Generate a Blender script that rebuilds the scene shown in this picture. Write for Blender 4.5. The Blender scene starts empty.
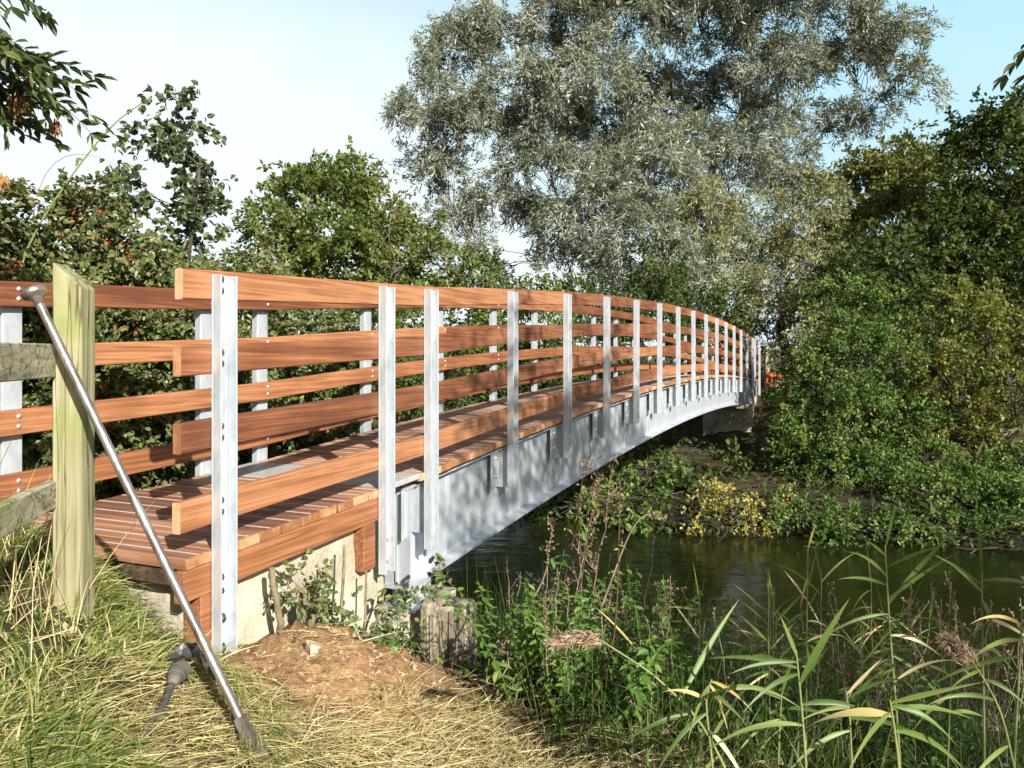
import bpy, math, random
import numpy as np
R = math.radians
rng = np.random.default_rng(7)
random.seed(7)
scene = bpy.context.scene
COL = scene.collection
EYE = 3.4                      # eye height above the water (water level is z = 0)
F = 780.0
TH = math.atan(335 / 780)      # heading of the bridge
SN, CS = math.sin(TH), math.cos(TH)
def W(x, y, z):                # a point seen at (x, y), z metres ahead
    return np.array([(x - 512) / F * z, z, EYE + (352 - y) * z / F])
def DV(D, V, h=0.0):           # along / left of the bridge line -> world
    return np.array([D * SN - V * CS, D * CS + V * SN, EYE + h])
def toDV(X, Y):
    return X * SN + Y * CS, -X * CS + Y * SN
def nrm(a):
    return a / np.maximum(np.linalg.norm(a, axis=-1, keepdims=True), 1e-9)
def sst(a, b, x):
    t = np.clip((x - a) / (b - a), 0, 1)
    return t * t * (3 - 2 * t)

# ------------------------------------------------------------------ mesh builder
class MB:
    def __init__(s):
        s.v = []; s.f = []; s.n = 0
    def add(s, verts, faces, mat=0, rnd=0.5, smooth=False):
        verts = np.asarray(verts, float).reshape(-1, 3)
        faces = np.asarray(faces, np.int64)
        r = np.broadcast_to(np.asarray(rnd, float), (len(faces),))
        s.v.append(verts); s.f.append((faces + s.n, mat, r, smooth)); s.n += len(verts)
        return s
    def multi(s, verts, flist, mat=0, rnd=0.5, smooth=False):
        verts = np.asarray(verts, float).reshape(-1, 3)
        s.v.append(verts)
        for fc in flist:
            if len(fc) == 0: continue
            fc = np.asarray(fc, np.int64)
            s.f.append((fc + s.n, mat, np.full(len(fc), rnd), smooth))
        s.n += len(verts)
        return s
    def build(s, name, mats, parent=None, origin=None, attr=None):
        if not isinstance(mats, (list, tuple)): mats = [mats]
        me = bpy.data.meshes.new(name)
        V = np.concatenate(s.v) if s.v else np.zeros((0, 3))
        if origin is not None: V = V - np.asarray(origin, float)
        me.vertices.add(len(V)); me.vertices.foreach_set('co', V.astype(np.float32).ravel())
        idx = np.concatenate([f[0].ravel() for f in s.f])
        cnt = np.concatenate([np.full(len(f[0]), f[0].shape[1]) for f in s.f])
        me.loops.add(len(idx)); me.loops.foreach_set('vertex_index', idx.astype(np.int32))
        me.polygons.add(len(cnt))
        st = np.concatenate([[0], np.cumsum(cnt)[:-1]])
        me.polygons.foreach_set('loop_start', st.astype(np.int32))
        me.polygons.foreach_set('material_index', np.concatenate([np.full(len(f[0]), f[1]) for f in s.f]).astype(np.int32))
        me.polygons.foreach_set('use_smooth', np.concatenate([np.full(len(f[0]), f[3]) for f in s.f]).astype(bool))
        a = me.attributes.new('rnd', 'FLOAT', 'FACE')
        a.data.foreach_set('value', np.concatenate([f[2] for f in s.f]).astype(np.float32))
        if attr is not None:
            for k, val in attr.items():
                b = me.attributes.new(k, 'FLOAT', 'POINT'); b.data.foreach_set('value', np.asarray(val, np.float32))
        for m in mats: me.materials.append(m)
        me.update(calc_edges=True)
        o = bpy.data.objects.new(name, me); COL.objects.link(o)
        if parent is not None: o.parent = parent
        elif origin is not None: o.location = origin
        return o

def tag(o, label, cat, group=None, kind=None):
    if label: o['label'] = label
    if cat: o['category'] = cat
    if group: o['group'] = group
    if kind: o['kind'] = kind
    return o
def empty(name, loc, label=None, cat=None, group=None, rz=0.0):
    o = bpy.data.objects.new(name, None); COL.objects.link(o)
    o.location = loc; o.rotation_euler = (0, 0, rz); o.empty_display_size = 0.2
    return tag(o, label, cat, group)
def copy_tree(o, parent=None):
    c = o.copy(); COL.objects.link(c); c.parent = parent
    for ch in list(o.children): copy_tree(ch, c)
    return c

# chamfered box template -----------------------------------------------------
def cbox(lo, hi, ch=0.004):
    lo = np.array(lo, float); hi = np.array(hi, float)
    V = []; ix = {}
    for c in range(8):
        s = np.array([(c >> k) & 1 for k in range(3)])
        p = np.where(s, hi, lo); inn = np.where(s, -ch, ch)
        for a in range(3):                      # vertex lying on the face normal to axis a
            q = p + inn; q[a] = p[a]
            ix[(c, a)] = len(V); V.append(q)
    quads = []; tris = []
    def corner(b): return b[0] | b[1] << 1 | b[2] << 2
    ctr = (lo + hi) / 2
    V = np.array(V)
    def orient(f):
        p = V[list(f)]; n = np.cross(p[1] - p[0], p[2] - p[0])
        return f if np.dot(n, p.mean(0) - ctr) > 0 else f[::-1]
    for a in range(3):
        b_, c_ = [(a + 1) % 3, (a + 2) % 3]
        for sd in (0, 1):
            loop = []
            for (i, j) in ((0, 0), (1, 0), (1, 1), (0, 1)):
                b = [0, 0, 0]; b[a] = sd; b[b_] = i; b[c_] = j
                loop.append(ix[(corner(b), a)])
            quads.append(orient(loop))
        for i in (0, 1):
            for j in (0, 1):
                b0 = [0, 0, 0]; b0[b_] = i; b0[c_] = j; b1 = list(b0); b1[a] = 1
                k0, k1 = corner(b0), corner(b1)
                quads.append(orient([ix[(k0, b_)], ix[(k1, b_)], ix[(k1, c_)], ix[(k0, c_)]]))
    for c in range(8): tris.append(orient([ix[(c, 0)], ix[(c, 1)], ix[(c, 2)]]))
    return V, [quads, tris]
def add_box(mb, lo, hi, ch=0.004, mat=0, rnd=0.5, fn=None, endmat=None):
    V, fl = cbox(lo, hi, ch)
    if fn is not None: V = fn(V)
    if endmat is None: mb.multi(V, fl, mat, rnd)
    else:
        mb.multi(V, [fl[0][:6] + fl[0][8:], fl[1]], mat, rnd); mb.multi(V, [fl[0][6:8]], endmat, rnd)
def frame_of(T):
    T = nrm(T); up = np.array([0.13, 0.21, 0.97])
    S = np.cross(T, up); bad = np.linalg.norm(S, axis=1) < 0.15
    S[bad] = np.cross(T[bad], np.array([0.97, 0.1, 0.2])); S = nrm(S)
    return S, np.cross(S, T)
def tube(mb, pts, rad, sides=6, mat=0, rnd=0.5, cap=True, smooth=True):
    pts = np.asarray(pts, float); n = len(pts)
    rad = np.broadcast_to(np.asarray(rad, float), (n,))
    T = np.gradient(pts, axis=0); S, U = frame_of(T)
    a = np.arange(sides) * 2 * math.pi / sides
    ring = pts[:, None, :] + rad[:, None, None] * (np.cos(a)[None, :, None] * S[:, None, :] + np.sin(a)[None, :, None] * U[:, None, :])
    V = ring.reshape(-1, 3)
    i = np.arange(n - 1)[:, None] * sides; j = np.arange(sides)[None, :]; j2 = (j + 1) % sides
    Q = np.stack([i + j, i + j2, i + sides + j2, i + sides + j], -1).reshape(-1, 4)
    mb.add(V, Q, mat, rnd, smooth)
    if cap:
        V2 = np.concatenate([ring[0], ring[-1]])
        mb.add(V2, [list(range(sides))[::-1], list(range(sides, 2 * sides))], mat, rnd, False)
def lathe(mb, prof, sides=12, mat=0, rnd=0.5, M=None, smooth=True):
    prof = np.array(prof, float)
    a = np.arange(sides) * 2 * math.pi / sides
    V = np.stack([prof[:, 0:1] * np.cos(a), prof[:, 0:1] * np.sin(a), np.repeat(prof[:, 1:2], sides, 1)], -1).reshape(-1, 3)
    n = len(prof)
    i = np.arange(n - 1)[:, None] * sides; j = np.arange(sides)[None, :]; j2 = (j + 1) % sides
    Q = np.stack([i + j, i + j2, i + sides + j2, i + sides + j], -1).reshape(-1, 4)
    if M is not None: V = M(V)
    mb.add(V, Q, mat, rnd, smooth)
def basis(axis):
    axis = nrm(np.asarray(axis, float)[None])[0]
    S, U = frame_of(axis[None]); return S[0], U[0], axis
def bezier(a, b, c, n=7):
    t = np.linspace(0, 1, n)[:, None]
    return (1 - t) ** 2 * a + 2 * t * (1 - t) * b + t * t * c
def wiggle(p, amp, g=None):
    g = g or rng
    n = g.normal(0, amp, p.shape); n[0] = 0; n[-1] = 0
    return p + n

# leaves -----------------------------------------------------------------------
def leaves(mb, P, d, n, L, Wd, mat=0, rnd=0.5, oval=False, fold=0.12):
    d = nrm(d); s = nrm(np.cross(d, n)); n = np.cross(s, d)
    L = np.broadcast_to(np.asarray(L, float), (len(P),))[:, None]
    Wd = np.broadcast_to(np.asarray(Wd, float), (len(P),))[:, None]
    N = len(P); r = np.broadcast_to(np.asarray(rnd, float), (N,))
    if not oval:
        V = np.stack([P, P + d * L * .45 + s * Wd * .5, P + d * L, P + d * L * .45 - s * Wd * .5], 1).reshape(-1, 3)
        mb.add(V, (np.arange(N) * 4)[:, None] + np.arange(4), mat, r)
    else:
        u = n * Wd * fold
        V = np.stack([P, P + d * L * .3 + s * Wd * .5 + u, P + d * L * .7 + s * Wd * .38 + u, P + d * L - n * L * .1,
                      P + d * L * .7 - s * Wd * .38 + u, P + d * L * .3 - s * Wd * .5 + u], 1).reshape(-1, 3)
        b = (np.arange(N) * 6)[:, None]
        Q = np.stack([b + np.array([0, 1, 2, 3]), b + np.array([0, 3, 4, 5])], 1).reshape(-1, 4)
        mb.add(V, Q, mat, np.repeat(r, 2))
def blades(mb, P, d, L, Wd, bend, segs=4, mat=0, rnd=0.5, g=None, wprof=None, side=None, down=None):
    g = g or rng
    N = len(P); d = nrm(np.asarray(d, float))
    L = np.broadcast_to(np.asarray(L, float), (N,)); Wd = np.broadcast_to(np.asarray(Wd, float), (N,))
    bend = np.broadcast_to(np.asarray(bend, float), (N,))
    if side is None:
        side = nrm(np.cross(d, g.normal(0, 1, (N, 3)) * .5 + np.array([0, 0, .6])) + 1e-6)
    dn = np.array([0, 0, -1.0]) if down is None else down
    rows = []
    for k in range(segs + 1):
        t = k / segs
        c = P + d * (L * t)[:, None] + dn * (bend * L * t * t)[:, None]
        w = (Wd * (wprof(t) if wprof else (1 - t) ** .7))[:, None] * .5
        if k < segs or (wprof and wprof(1) > 0):
            rows += [c - side * w, c + side * w]
        else: rows.append(c)
    m = len(rows); V = np.stack(rows, 1).reshape(-1, 3); b = (np.arange(N) * m)[:, None]
    nq = (m - 1) // 2 if m % 2 else m // 2
    Q = np.concatenate([b + np.array([2 * k, 2 * k + 1, 2 * k + 3, 2 * k + 2]) for k in range(nq - 1)])
    r = np.broadcast_to(np.asarray(rnd, float), (N,))
    base = sum(len(x) for x in mb.v)
    mb.add(V, Q, mat, np.tile(r, nq - 1), True)
    if m % 2:
        T = (np.arange(N) * m)[:, None] + np.array([m - 3, m - 2, m - 1])
        mb.f.append((T + base, mat, r, True))

# ------------------------------------------------------------------ materials
def mat_new(name):
    m = bpy.data.materials.new(name); m.use_nodes = True
    nt = m.node_tree; nt.nodes.clear()
    out = nt.nodes.new('ShaderNodeOutputMaterial')
    return m, nt, out
def N(nt, t, **kw):
    n = nt.nodes.new('ShaderNode' + t)
    for k, v in kw.items(): setattr(n, k, v)
    return n
def lk(nt, a, b): nt.links.new(a, b)
def ramp(nt, stops):
    r = N(nt, 'ValToRGB'); e = r.color_ramp.elements
    while len(e) < len(stops): e.new(0.5)
    for i, (p, c) in enumerate(stops):
        e[i].position = p; e[i].color = (*c, 1)
    return r
def leaf_mat(name, cols, trans=0.3, rough=0.45, spec=0.35):
    m, nt, out = mat_new(name)
    at = N(nt, 'Attribute', attribute_name='rnd')
    k = len(cols); rp = ramp(nt, [(i / max(1, k - 1), c) for i, c in enumerate(cols)])
    lk(nt, at.outputs['Fac'], rp.inputs[0])
    p = N(nt, 'BsdfPrincipled'); p.inputs['Roughness'].default_value = rough
    p.inputs['Specular IOR Level'].default_value = spec
    lk(nt, rp.outputs[0], p.inputs['Base Color'])
    t = N(nt, 'BsdfTranslucent')
    hs = N(nt, 'HueSaturation'); hs.inputs['Value'].default_value = 1.25; hs.inputs['Saturation'].default_value = 1.15
    hs.inputs['Hue'].default_value = .485
    lk(nt, rp.outputs[0], hs.inputs['Color']); lk(nt, hs.outputs[0], t.inputs['Color'])
    mx = N(nt, 'MixShader'); mx.inputs[0].default_value = trans
    lk(nt, p.outputs[0], mx.inputs[1]); lk(nt, t.outputs[0], mx.inputs[2]); lk(nt, mx.outputs[0], out.inputs[0])
    return m
def grain_mat(name, cols, scale=(1.2, 26, 26), rough=0.55, bump=0.15, rndamt=0.5, blotch=None, spec=.3, crack=None):
    m, nt, out = mat_new(name)
    tc = N(nt, 'TexCoord'); mp = N(nt, 'Mapping'); mp.inputs['Scale'].default_value = scale
    at = N(nt, 'Attribute', attribute_name='rnd')
    ad = N(nt, 'VectorMath', operation='ADD'); cx = N(nt, 'CombineXYZ')
    mu = N(nt, 'Math', operation='MULTIPLY'); mu.inputs[1].default_value = 37.0
    lk(nt, at.outputs['Fac'], mu.inputs[0])
    for i in range(3): lk(nt, mu.outputs[0], cx.inputs[i])
    lk(nt, tc.outputs['Object'], mp.inputs[0]); lk(nt, mp.outputs[0], ad.inputs[0]); lk(nt, cx.outputs[0], ad.inputs[1])
    n1 = N(nt, 'TexNoise'); n1.inputs['Scale'].default_value = 1.0; n1.inputs['Detail'].default_value = 5; n1.inputs['Distortion'].default_value = .7
    lk(nt, ad.outputs[0], n1.inputs['Vector'])
    n2 = N(nt, 'TexNoise'); n2.inputs['Scale'].default_value = 2.3; n2.inputs['Detail'].default_value = 3
    lk(nt, tc.outputs['Object'], n2.inputs['Vector'])
    s1 = N(nt, 'Math', operation='MULTIPLY_ADD'); s1.inputs[1].default_value = rndamt; lk(nt, at.outputs['Fac'], s1.inputs[0])
    s2 = N(nt, 'Math', operation='MULTIPLY_ADD'); s2.inputs[1].default_value = .45; s2.inputs[2].default_value = -.22 - rndamt * .5
    lk(nt, n2.outputs['Fac'], s2.inputs[0]); lk(nt, s2.outputs[0], s1.inputs[2])
    s3 = N(nt, 'Math', operation='ADD'); lk(nt, s1.outputs[0], s3.inputs[0]); lk(nt, n1.outputs['Fac'], s3.inputs[1])
    k = len(cols); rp = ramp(nt, [(.25 + .5 * i / (k - 1), c) for i, c in enumerate(cols)])
    lk(nt, s3.outputs[0], rp.inputs[0])
    p = N(nt, 'BsdfPrincipled'); p.inputs['Roughness'].default_value = rough; p.inputs['Specular IOR Level'].default_value = spec
    colout = rp.outputs[0]
    if blotch:
        bn = N(nt, 'TexNoise'); bn.inputs['Scale'].default_value = blotch[1]; bn.inputs['Detail'].default_value = 6
        lk(nt, tc.outputs['Object'], bn.inputs['Vector'])
        br = ramp(nt, [(blotch[2], (0, 0, 0)), (blotch[2] + .2, (1, 1, 1))]); lk(nt, bn.outputs['Fac'], br.inputs[0])
        mx = N(nt, 'MixRGB'); lk(nt, br.outputs[0], mx.inputs[0]); lk(nt, colout, mx.inputs[1]); mx.inputs[2].default_value = (*blotch[0], 1)
        colout = mx.outputs[0]
    if crack:
        mc = N(nt, 'Mapping'); mc.inputs['Scale'].default_value = crack; lk(nt, tc.outputs['Object'], mc.inputs[0])
        cn = N(nt, 'TexNoise'); cn.inputs['Scale'].default_value = 1.0; cn.inputs['Detail'].default_value = 3; lk(nt, mc.outputs[0], cn.inputs['Vector'])
        crr = ramp(nt, [(.475, (1, 1, 1)), (.497, (.28, .25, .2)), (.52, (1, 1, 1))]); lk(nt, cn.outputs['Fac'], crr.inputs[0])
        mc2 = N(nt, 'MixRGB', blend_type='MULTIPLY'); mc2.inputs[0].default_value = 1; lk(nt, colout, mc2.inputs[1]); lk(nt, crr.outputs[0], mc2.inputs[2]); colout = mc2.outputs[0]
    lk(nt, colout, p.inputs['Base Color'])
    b = N(nt, 'Bump'); b.inputs['Strength'].default_value = bump; b.inputs['Distance'].default_value = .01
    lk(nt, n1.outputs['Fac'], b.inputs['Height']); lk(nt, b.outputs[0], p.inputs['Normal'])
    lk(nt, p.outputs[0], out.inputs[0])
    return m
def noise_mat(name, stops, scale=6, rough=.8, bump=.3, metallic=0.0, detail=8, stretch=(1, 1, 1), dist=.02, spec=.3, fine=None, rampvar=None):
    m, nt, out = mat_new(name)
    tc = N(nt, 'TexCoord'); mp = N(nt, 'Mapping'); mp.inputs['Scale'].default_value = stretch
    lk(nt, tc.outputs['Object'], mp.inputs[0])
    n1 = N(nt, 'TexNoise'); n1.inputs['Scale'].default_value = scale; n1.inputs['Detail'].default_value = detail
    n1.inputs['Roughness'].default_value = .62
    lk(nt, mp.outputs[0], n1.inputs['Vector'])
    rp = ramp(nt, stops); lk(nt, n1.outputs['Fac'], rp.inputs[0])
    p = N(nt, 'BsdfPrincipled'); p.inputs['Roughness'].default_value = rough; p.inputs['Metallic'].default_value = metallic
    p.inputs['Specular IOR Level'].default_value = spec
    lk(nt, rp.outputs[0], p.inputs['Base Color'])
    n2 = N(nt, 'TexNoise'); n2.inputs['Scale'].default_value = fine or scale * 6; n2.inputs['Detail'].default_value = 4
    lk(nt, mp.outputs[0], n2.inputs['Vector'])
    if rampvar:
        mr = N(nt, 'MapRange'); mr.inputs[1].default_value = .3; mr.inputs[2].default_value = .7
        mr.inputs[3].default_value = rampvar[0]; mr.inputs[4].default_value = rampvar[1]
        lk(nt, n2.outputs['Fac'], mr.inputs[0]); lk(nt, mr.outputs[0], p.inputs['Roughness'])
    if bump:
        b = N(nt, 'Bump'); b.inputs['Strength'].default_value = bump; b.inputs['Distance'].default_value = dist
        lk(nt, n2.outputs['Fac'], b.inputs['Height']); lk(nt, b.outputs[0], p.inputs['Normal'])
    lk(nt, p.outputs[0], out.inputs[0])
    return m

M = {}
M['rail'] = grain_mat('hardwood', [(.125, .046, .023), (.205, .079, .036), (.285, .118, .052), (.40, .188, .092)], scale=(1.6, 60, 60), rough=.55, bump=.15, rndamt=.4)
M['plank'] = grain_mat('deck_hardwood', [(.16, .075, .046), (.27, .130, .078), (.37, .190, .115), (.47, .265, .17)], scale=(26, 1.2, 26), rough=.5, bump=.15, rndamt=.5)
M['end_grain'] = grain_mat('sawn_end_grain', [(.26, .115, .05), (.38, .185, .085), (.50, .27, .14), (.58, .35, .20)], scale=(14, 14, 14), rough=.7, bump=.1, rndamt=.6)
M['strip'] = noise_mat('grit_strip', [(.3, (.34, .30, .26)), (.7, (.55, .52, .48))], scale=40, rough=.8)
M['galv'] = noise_mat('galvanised_steel', [(.28, (.36, .40, .44)), (.5, (.48, .52, .555)), (.72, (.62, .65, .68))], scale=9, rough=.45, bump=.05, metallic=.35, stretch=(1.2, 1.2, .5), fine=60, spec=.5, rampvar=(.32, .6))
M['galv_web'] = noise_mat('galvanised_web', [(.3, (.32, .37, .42)), (.45, (.46, .50, .545)), (.55, (.52, .56, .60)), (.68, (.66, .69, .72))], scale=4.5, rough=.45, bump=.04, metallic=.35, stretch=(1.6, 1.6, .35), fine=40, spec=.5, rampvar=(.32, .6))
M['plate'] = noise_mat('aluminium_plate', [(.3, (.36, .36, .35)), (.7, (.54, .54, .52))], scale=12, rough=.5, bump=.1, metallic=.2)
M['bolt'] = noise_mat('dark_bolt', [(.3, (.05, .05, .05)), (.7, (.14, .14, .14))], scale=40, rough=.45, bump=.05, metallic=.6)
M['zinc'] = noise_mat('zinc_bolt', [(.3, (.5, .52, .54)), (.7, (.75, .76, .77))], scale=40, rough=.4, bump=.05, metallic=.5)
M['concrete'] = noise_mat('pale_concrete', [(.25, (.23, .20, .14)), (.45, (.43, .385, .29)), (.6, (.54, .49, .38)), (.75, (.62, .57, .46))], scale=3.5, rough=.9, bump=.45, fine=45, dist=.015)
M['concrete_far'] = noise_mat('stained_concrete', [(.3, (.20, .18, .12)), (.45, (.40, .37, .28)), (.6, (.56, .52, .41)), (.75, (.42, .36, .25))], scale=1.4, rough=1.0, spec=.05, bump=.4, fine=30)
M['fence'] = grain_mat('fence_softwood', [(.13, .125, .06), (.24, .225, .125), (.33, .305, .185), (.42, .385, .26)], scale=(34, 34, 1.4), rough=.85, bump=.5, rndamt=.1, blotch=((.22, .245, .075), 3.5, .48), crack=(16, 16, .9))
M['fence_rail'] = grain_mat('fence_rail_softwood', [(.17, .165, .10), (.31, .29, .19), (.42, .39, .27), (.50, .47, .34)], scale=(30, 1.5, 30), rough=.85, bump=.5, rndamt=.1, blotch=((.22, .245, .08), 3.0, .5), crack=(.9, 14, 14))
M['pile'] = grain_mat('weathered_timber', [(.10, .085, .06), (.24, .20, .15), (.37, .32, .24), (.48, .43, .33)], scale=(22, 22, 1.3), rough=.95, bump=.8, rndamt=.1, blotch=((.13, .13, .06), 4.0, .56), crack=(22, 22, 1.0))
M['darkwood'] = grain_mat('dark_bearer', [(.05, .033, .022), (.10, .065, .045), (.16, .105, .075)], rough=.7)
M['steel'] = noise_mat('worn_steel', [(.3, (.16, .12, .10)), (.5, (.34, .30, .275)), (.7, (.52, .48, .45))], scale=14, rough=.38, bump=.12, metallic=.75, stretch=(1, 1, .25), fine=80)
M['bark'] = noise_mat('bark', [(.3, (.03, .027, .021)), (.55, (.075, .066, .052)), (.75, (.14, .128, .105))], scale=9, rough=.95, bump=.7, stretch=(1, 1, .3))
M['bark_pale'] = noise_mat('pale_bark', [(.3, (.06, .052, .04)), (.55, (.14, .12, .092)), (.75, (.24, .21, .165))], scale=9, rough=.95, bump=.5, stretch=(1, 1, .3))
M['stem_brown'] = noise_mat('dry_stem', [(.3, (.14, .105, .08)), (.6, (.30, .23, .17)), (.8, (.46, .38, .28))], scale=12, rough=.9, bump=.2)
M['stem_red'] = noise_mat('red_stem', [(.3, (.07, .03, .022)), (.6, (.13, .055, .04)), (.8, (.22, .125, .085))], scale=12, rough=.7, bump=.1)
M['stem_green'] = noise_mat('green_stem', [(.3, (.10, .14, .04)), (.7, (.28, .30, .12))], scale=8, rough=.6, bump=.1)
M['stem_nettle'] = noise_mat('nettle_stem', [(.3, (.05, .085, .02)), (.7, (.12, .16, .05))], scale=8, rough=.7, bump=.1)
M['stem_cut'] = noise_mat('cut_stem', [(.3, (.11, .09, .05)), (.7, (.27, .24, .14))], scale=14, rough=.9, bump=.3)
M['stone'] = noise_mat('pale_stone', [(.3, (.27, .22, .155)), (.7, (.48, .42, .32))], scale=6, rough=.9, bump=.5)
M['brick'] = noise_mat('red_stone', [(.3, (.20, .10, .055)), (.7, (.32, .19, .11))], scale=8, rough=.95, bump=.5)
M['crumb'] = noise_mat('soil_crumb', [(.3, (.24, .145, .072)), (.7, (.46, .33, .21))], scale=9, rough=.95)
M['orange'] = noise_mat('orange_plastic', [(.3, (.50, .09, .03)), (.7, (.62, .13, .045))], scale=5, rough=.5, bump=.02)
M['grey_plate'] = noise_mat('grey_label', [(.3, (.4, .4, .4)), (.7, (.6, .6, .6))], scale=5, rough=.5)
M['cloth_dark'] = noise_mat('grey_webbing', [(.35, (.05, .048, .045)), (.65, (.20, .18, .15))], scale=3, rough=.95, bump=.3, stretch=(1, 16, 6))
M['cloth_white'] = noise_mat('dirty_white_cloth', [(.42, (.05, .05, .05)), (.5, (.50, .47, .41)), (.7, (.72, .69, .62))], scale=11, rough=.95, bump=.3)
M['cable'] = noise_mat('black_cord', [(.3, (.03, .03, .03)), (.7, (.08, .075, .07))], scale=20, rough=.7)
M['berry'] = leaf_mat('red_berry', [(.42, .02, .012), (.58, .05, .02), (.62, .10, .03)], trans=.05, rough=.3, spec=.5)
M['keys'] = leaf_mat('dry_ash_keys', [(.28, .13, .045), (.46, .24, .09), (.36, .19, .08)], trans=.2, rough=.7)

M['willow'] = leaf_mat('willow_leaf', [(.085, .105, .055), (.165, .188, .115), (.26, .288, .21), (.44, .47, .39)], trans=.22, rough=.42, spec=.5)
M['willow_yel'] = leaf_mat('willow_leaf_olive', [(.13, .14, .045), (.20, .21, .08), (.27, .27, .13), (.36, .36, .24)], trans=.25, rough=.42, spec=.45)
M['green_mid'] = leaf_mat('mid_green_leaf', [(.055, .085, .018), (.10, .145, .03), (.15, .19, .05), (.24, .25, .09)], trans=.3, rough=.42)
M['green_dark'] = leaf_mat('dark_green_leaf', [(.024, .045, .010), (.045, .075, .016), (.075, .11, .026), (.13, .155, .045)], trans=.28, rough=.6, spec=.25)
M['green_olive'] = leaf_mat('olive_leaf', [(.06, .075, .016), (.11, .13, .03), (.17, .185, .05), (.25, .23, .07)], trans=.3, rough=.45)
M['bush_leaf'] = leaf_mat('bank_bush_leaf', [(.026, .062, .014), (.06, .118, .024), (.12, .19, .042), (.25, .29, .085)], trans=.3, rough=.6, spec=.25)
M['bush_yellow'] = leaf_mat('yellowing_leaf', [(.05, .085, .018), (.10, .13, .028), (.17, .18, .04), (.32, .26, .05)], trans=.3)
M['yellow'] = leaf_mat('yellow_leaf', [(.12, .13, .03), (.28, .25, .05), (.46, .40, .11), (.44, .44, .22)], trans=.3)
M['hedge'] = leaf_mat('hedge_leaf', [(.035, .06, .02), (.08, .115, .035), (.135, .165, .055), (.22, .235, .095), (.26, .19, .08)], trans=.25, rough=.4, spec=.45)
M['sapling'] = leaf_mat('sapling_leaf', [(.035, .055, .022), (.07, .10, .04), (.13, .165, .075), (.25, .29, .15)], trans=.38, rough=.36, spec=.6)
M['ash'] = leaf_mat('ash_leaf', [(.03, .055, .018), (.06, .10, .03), (.11, .15, .045), (.22, .20, .06)], trans=.25, rough=.38, spec=.5)
M['nettle'] = leaf_mat('nettle_leaf', [(.045, .10, .018), (.085, .17, .03), (.13, .23, .045), (.22, .28, .07)], trans=.3, rough=.45)
M['bramble'] = leaf_mat('bramble_leaf', [(.05, .08, .025), (.10, .14, .045), (.16, .20, .075), (.25, .24, .11)], trans=.22, rough=.4)
M['grass'] = leaf_mat('grass_blade', [(.06, .105, .02), (.14, .20, .04), (.26, .29, .085), (.44, .39, .17), (.60, .53, .30)], trans=.25, rough=.5)
M['straw'] = leaf_mat('straw_blade', [(.20, .19, .06), (.40, .32, .13), (.55, .46, .22), (.66, .58, .36), (.30, .17, .08)], trans=.15, rough=.6)
M['sedge'] = leaf_mat('sedge_blade', [(.03, .06, .016), (.06, .11, .025), (.11, .17, .045), (.26, .24, .11)], trans=.25, rough=.45)
M['reed'] = leaf_mat('reed_leaf', [(.06, .11, .022), (.11, .18, .04), (.18, .24, .065), (.26, .31, .11)], trans=.3, rough=.42)
M['reed_dry'] = leaf_mat('dry_reed_leaf', [(.34, .26, .08), (.50, .40, .16), (.62, .52, .30), (.70, .62, .42)], trans=.25, rough=.5)
M['plume'] = leaf_mat('reed_plume', [(.16, .10, .06), (.30, .20, .12), (.45, .34, .23), (.55, .45, .33)], trans=.2, rough=.8)
M['seed'] = leaf_mat('dry_seed', [(.12, .08, .05), (.24, .165, .11), (.38, .29, .20)], trans=.15, rough=.9)

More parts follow.
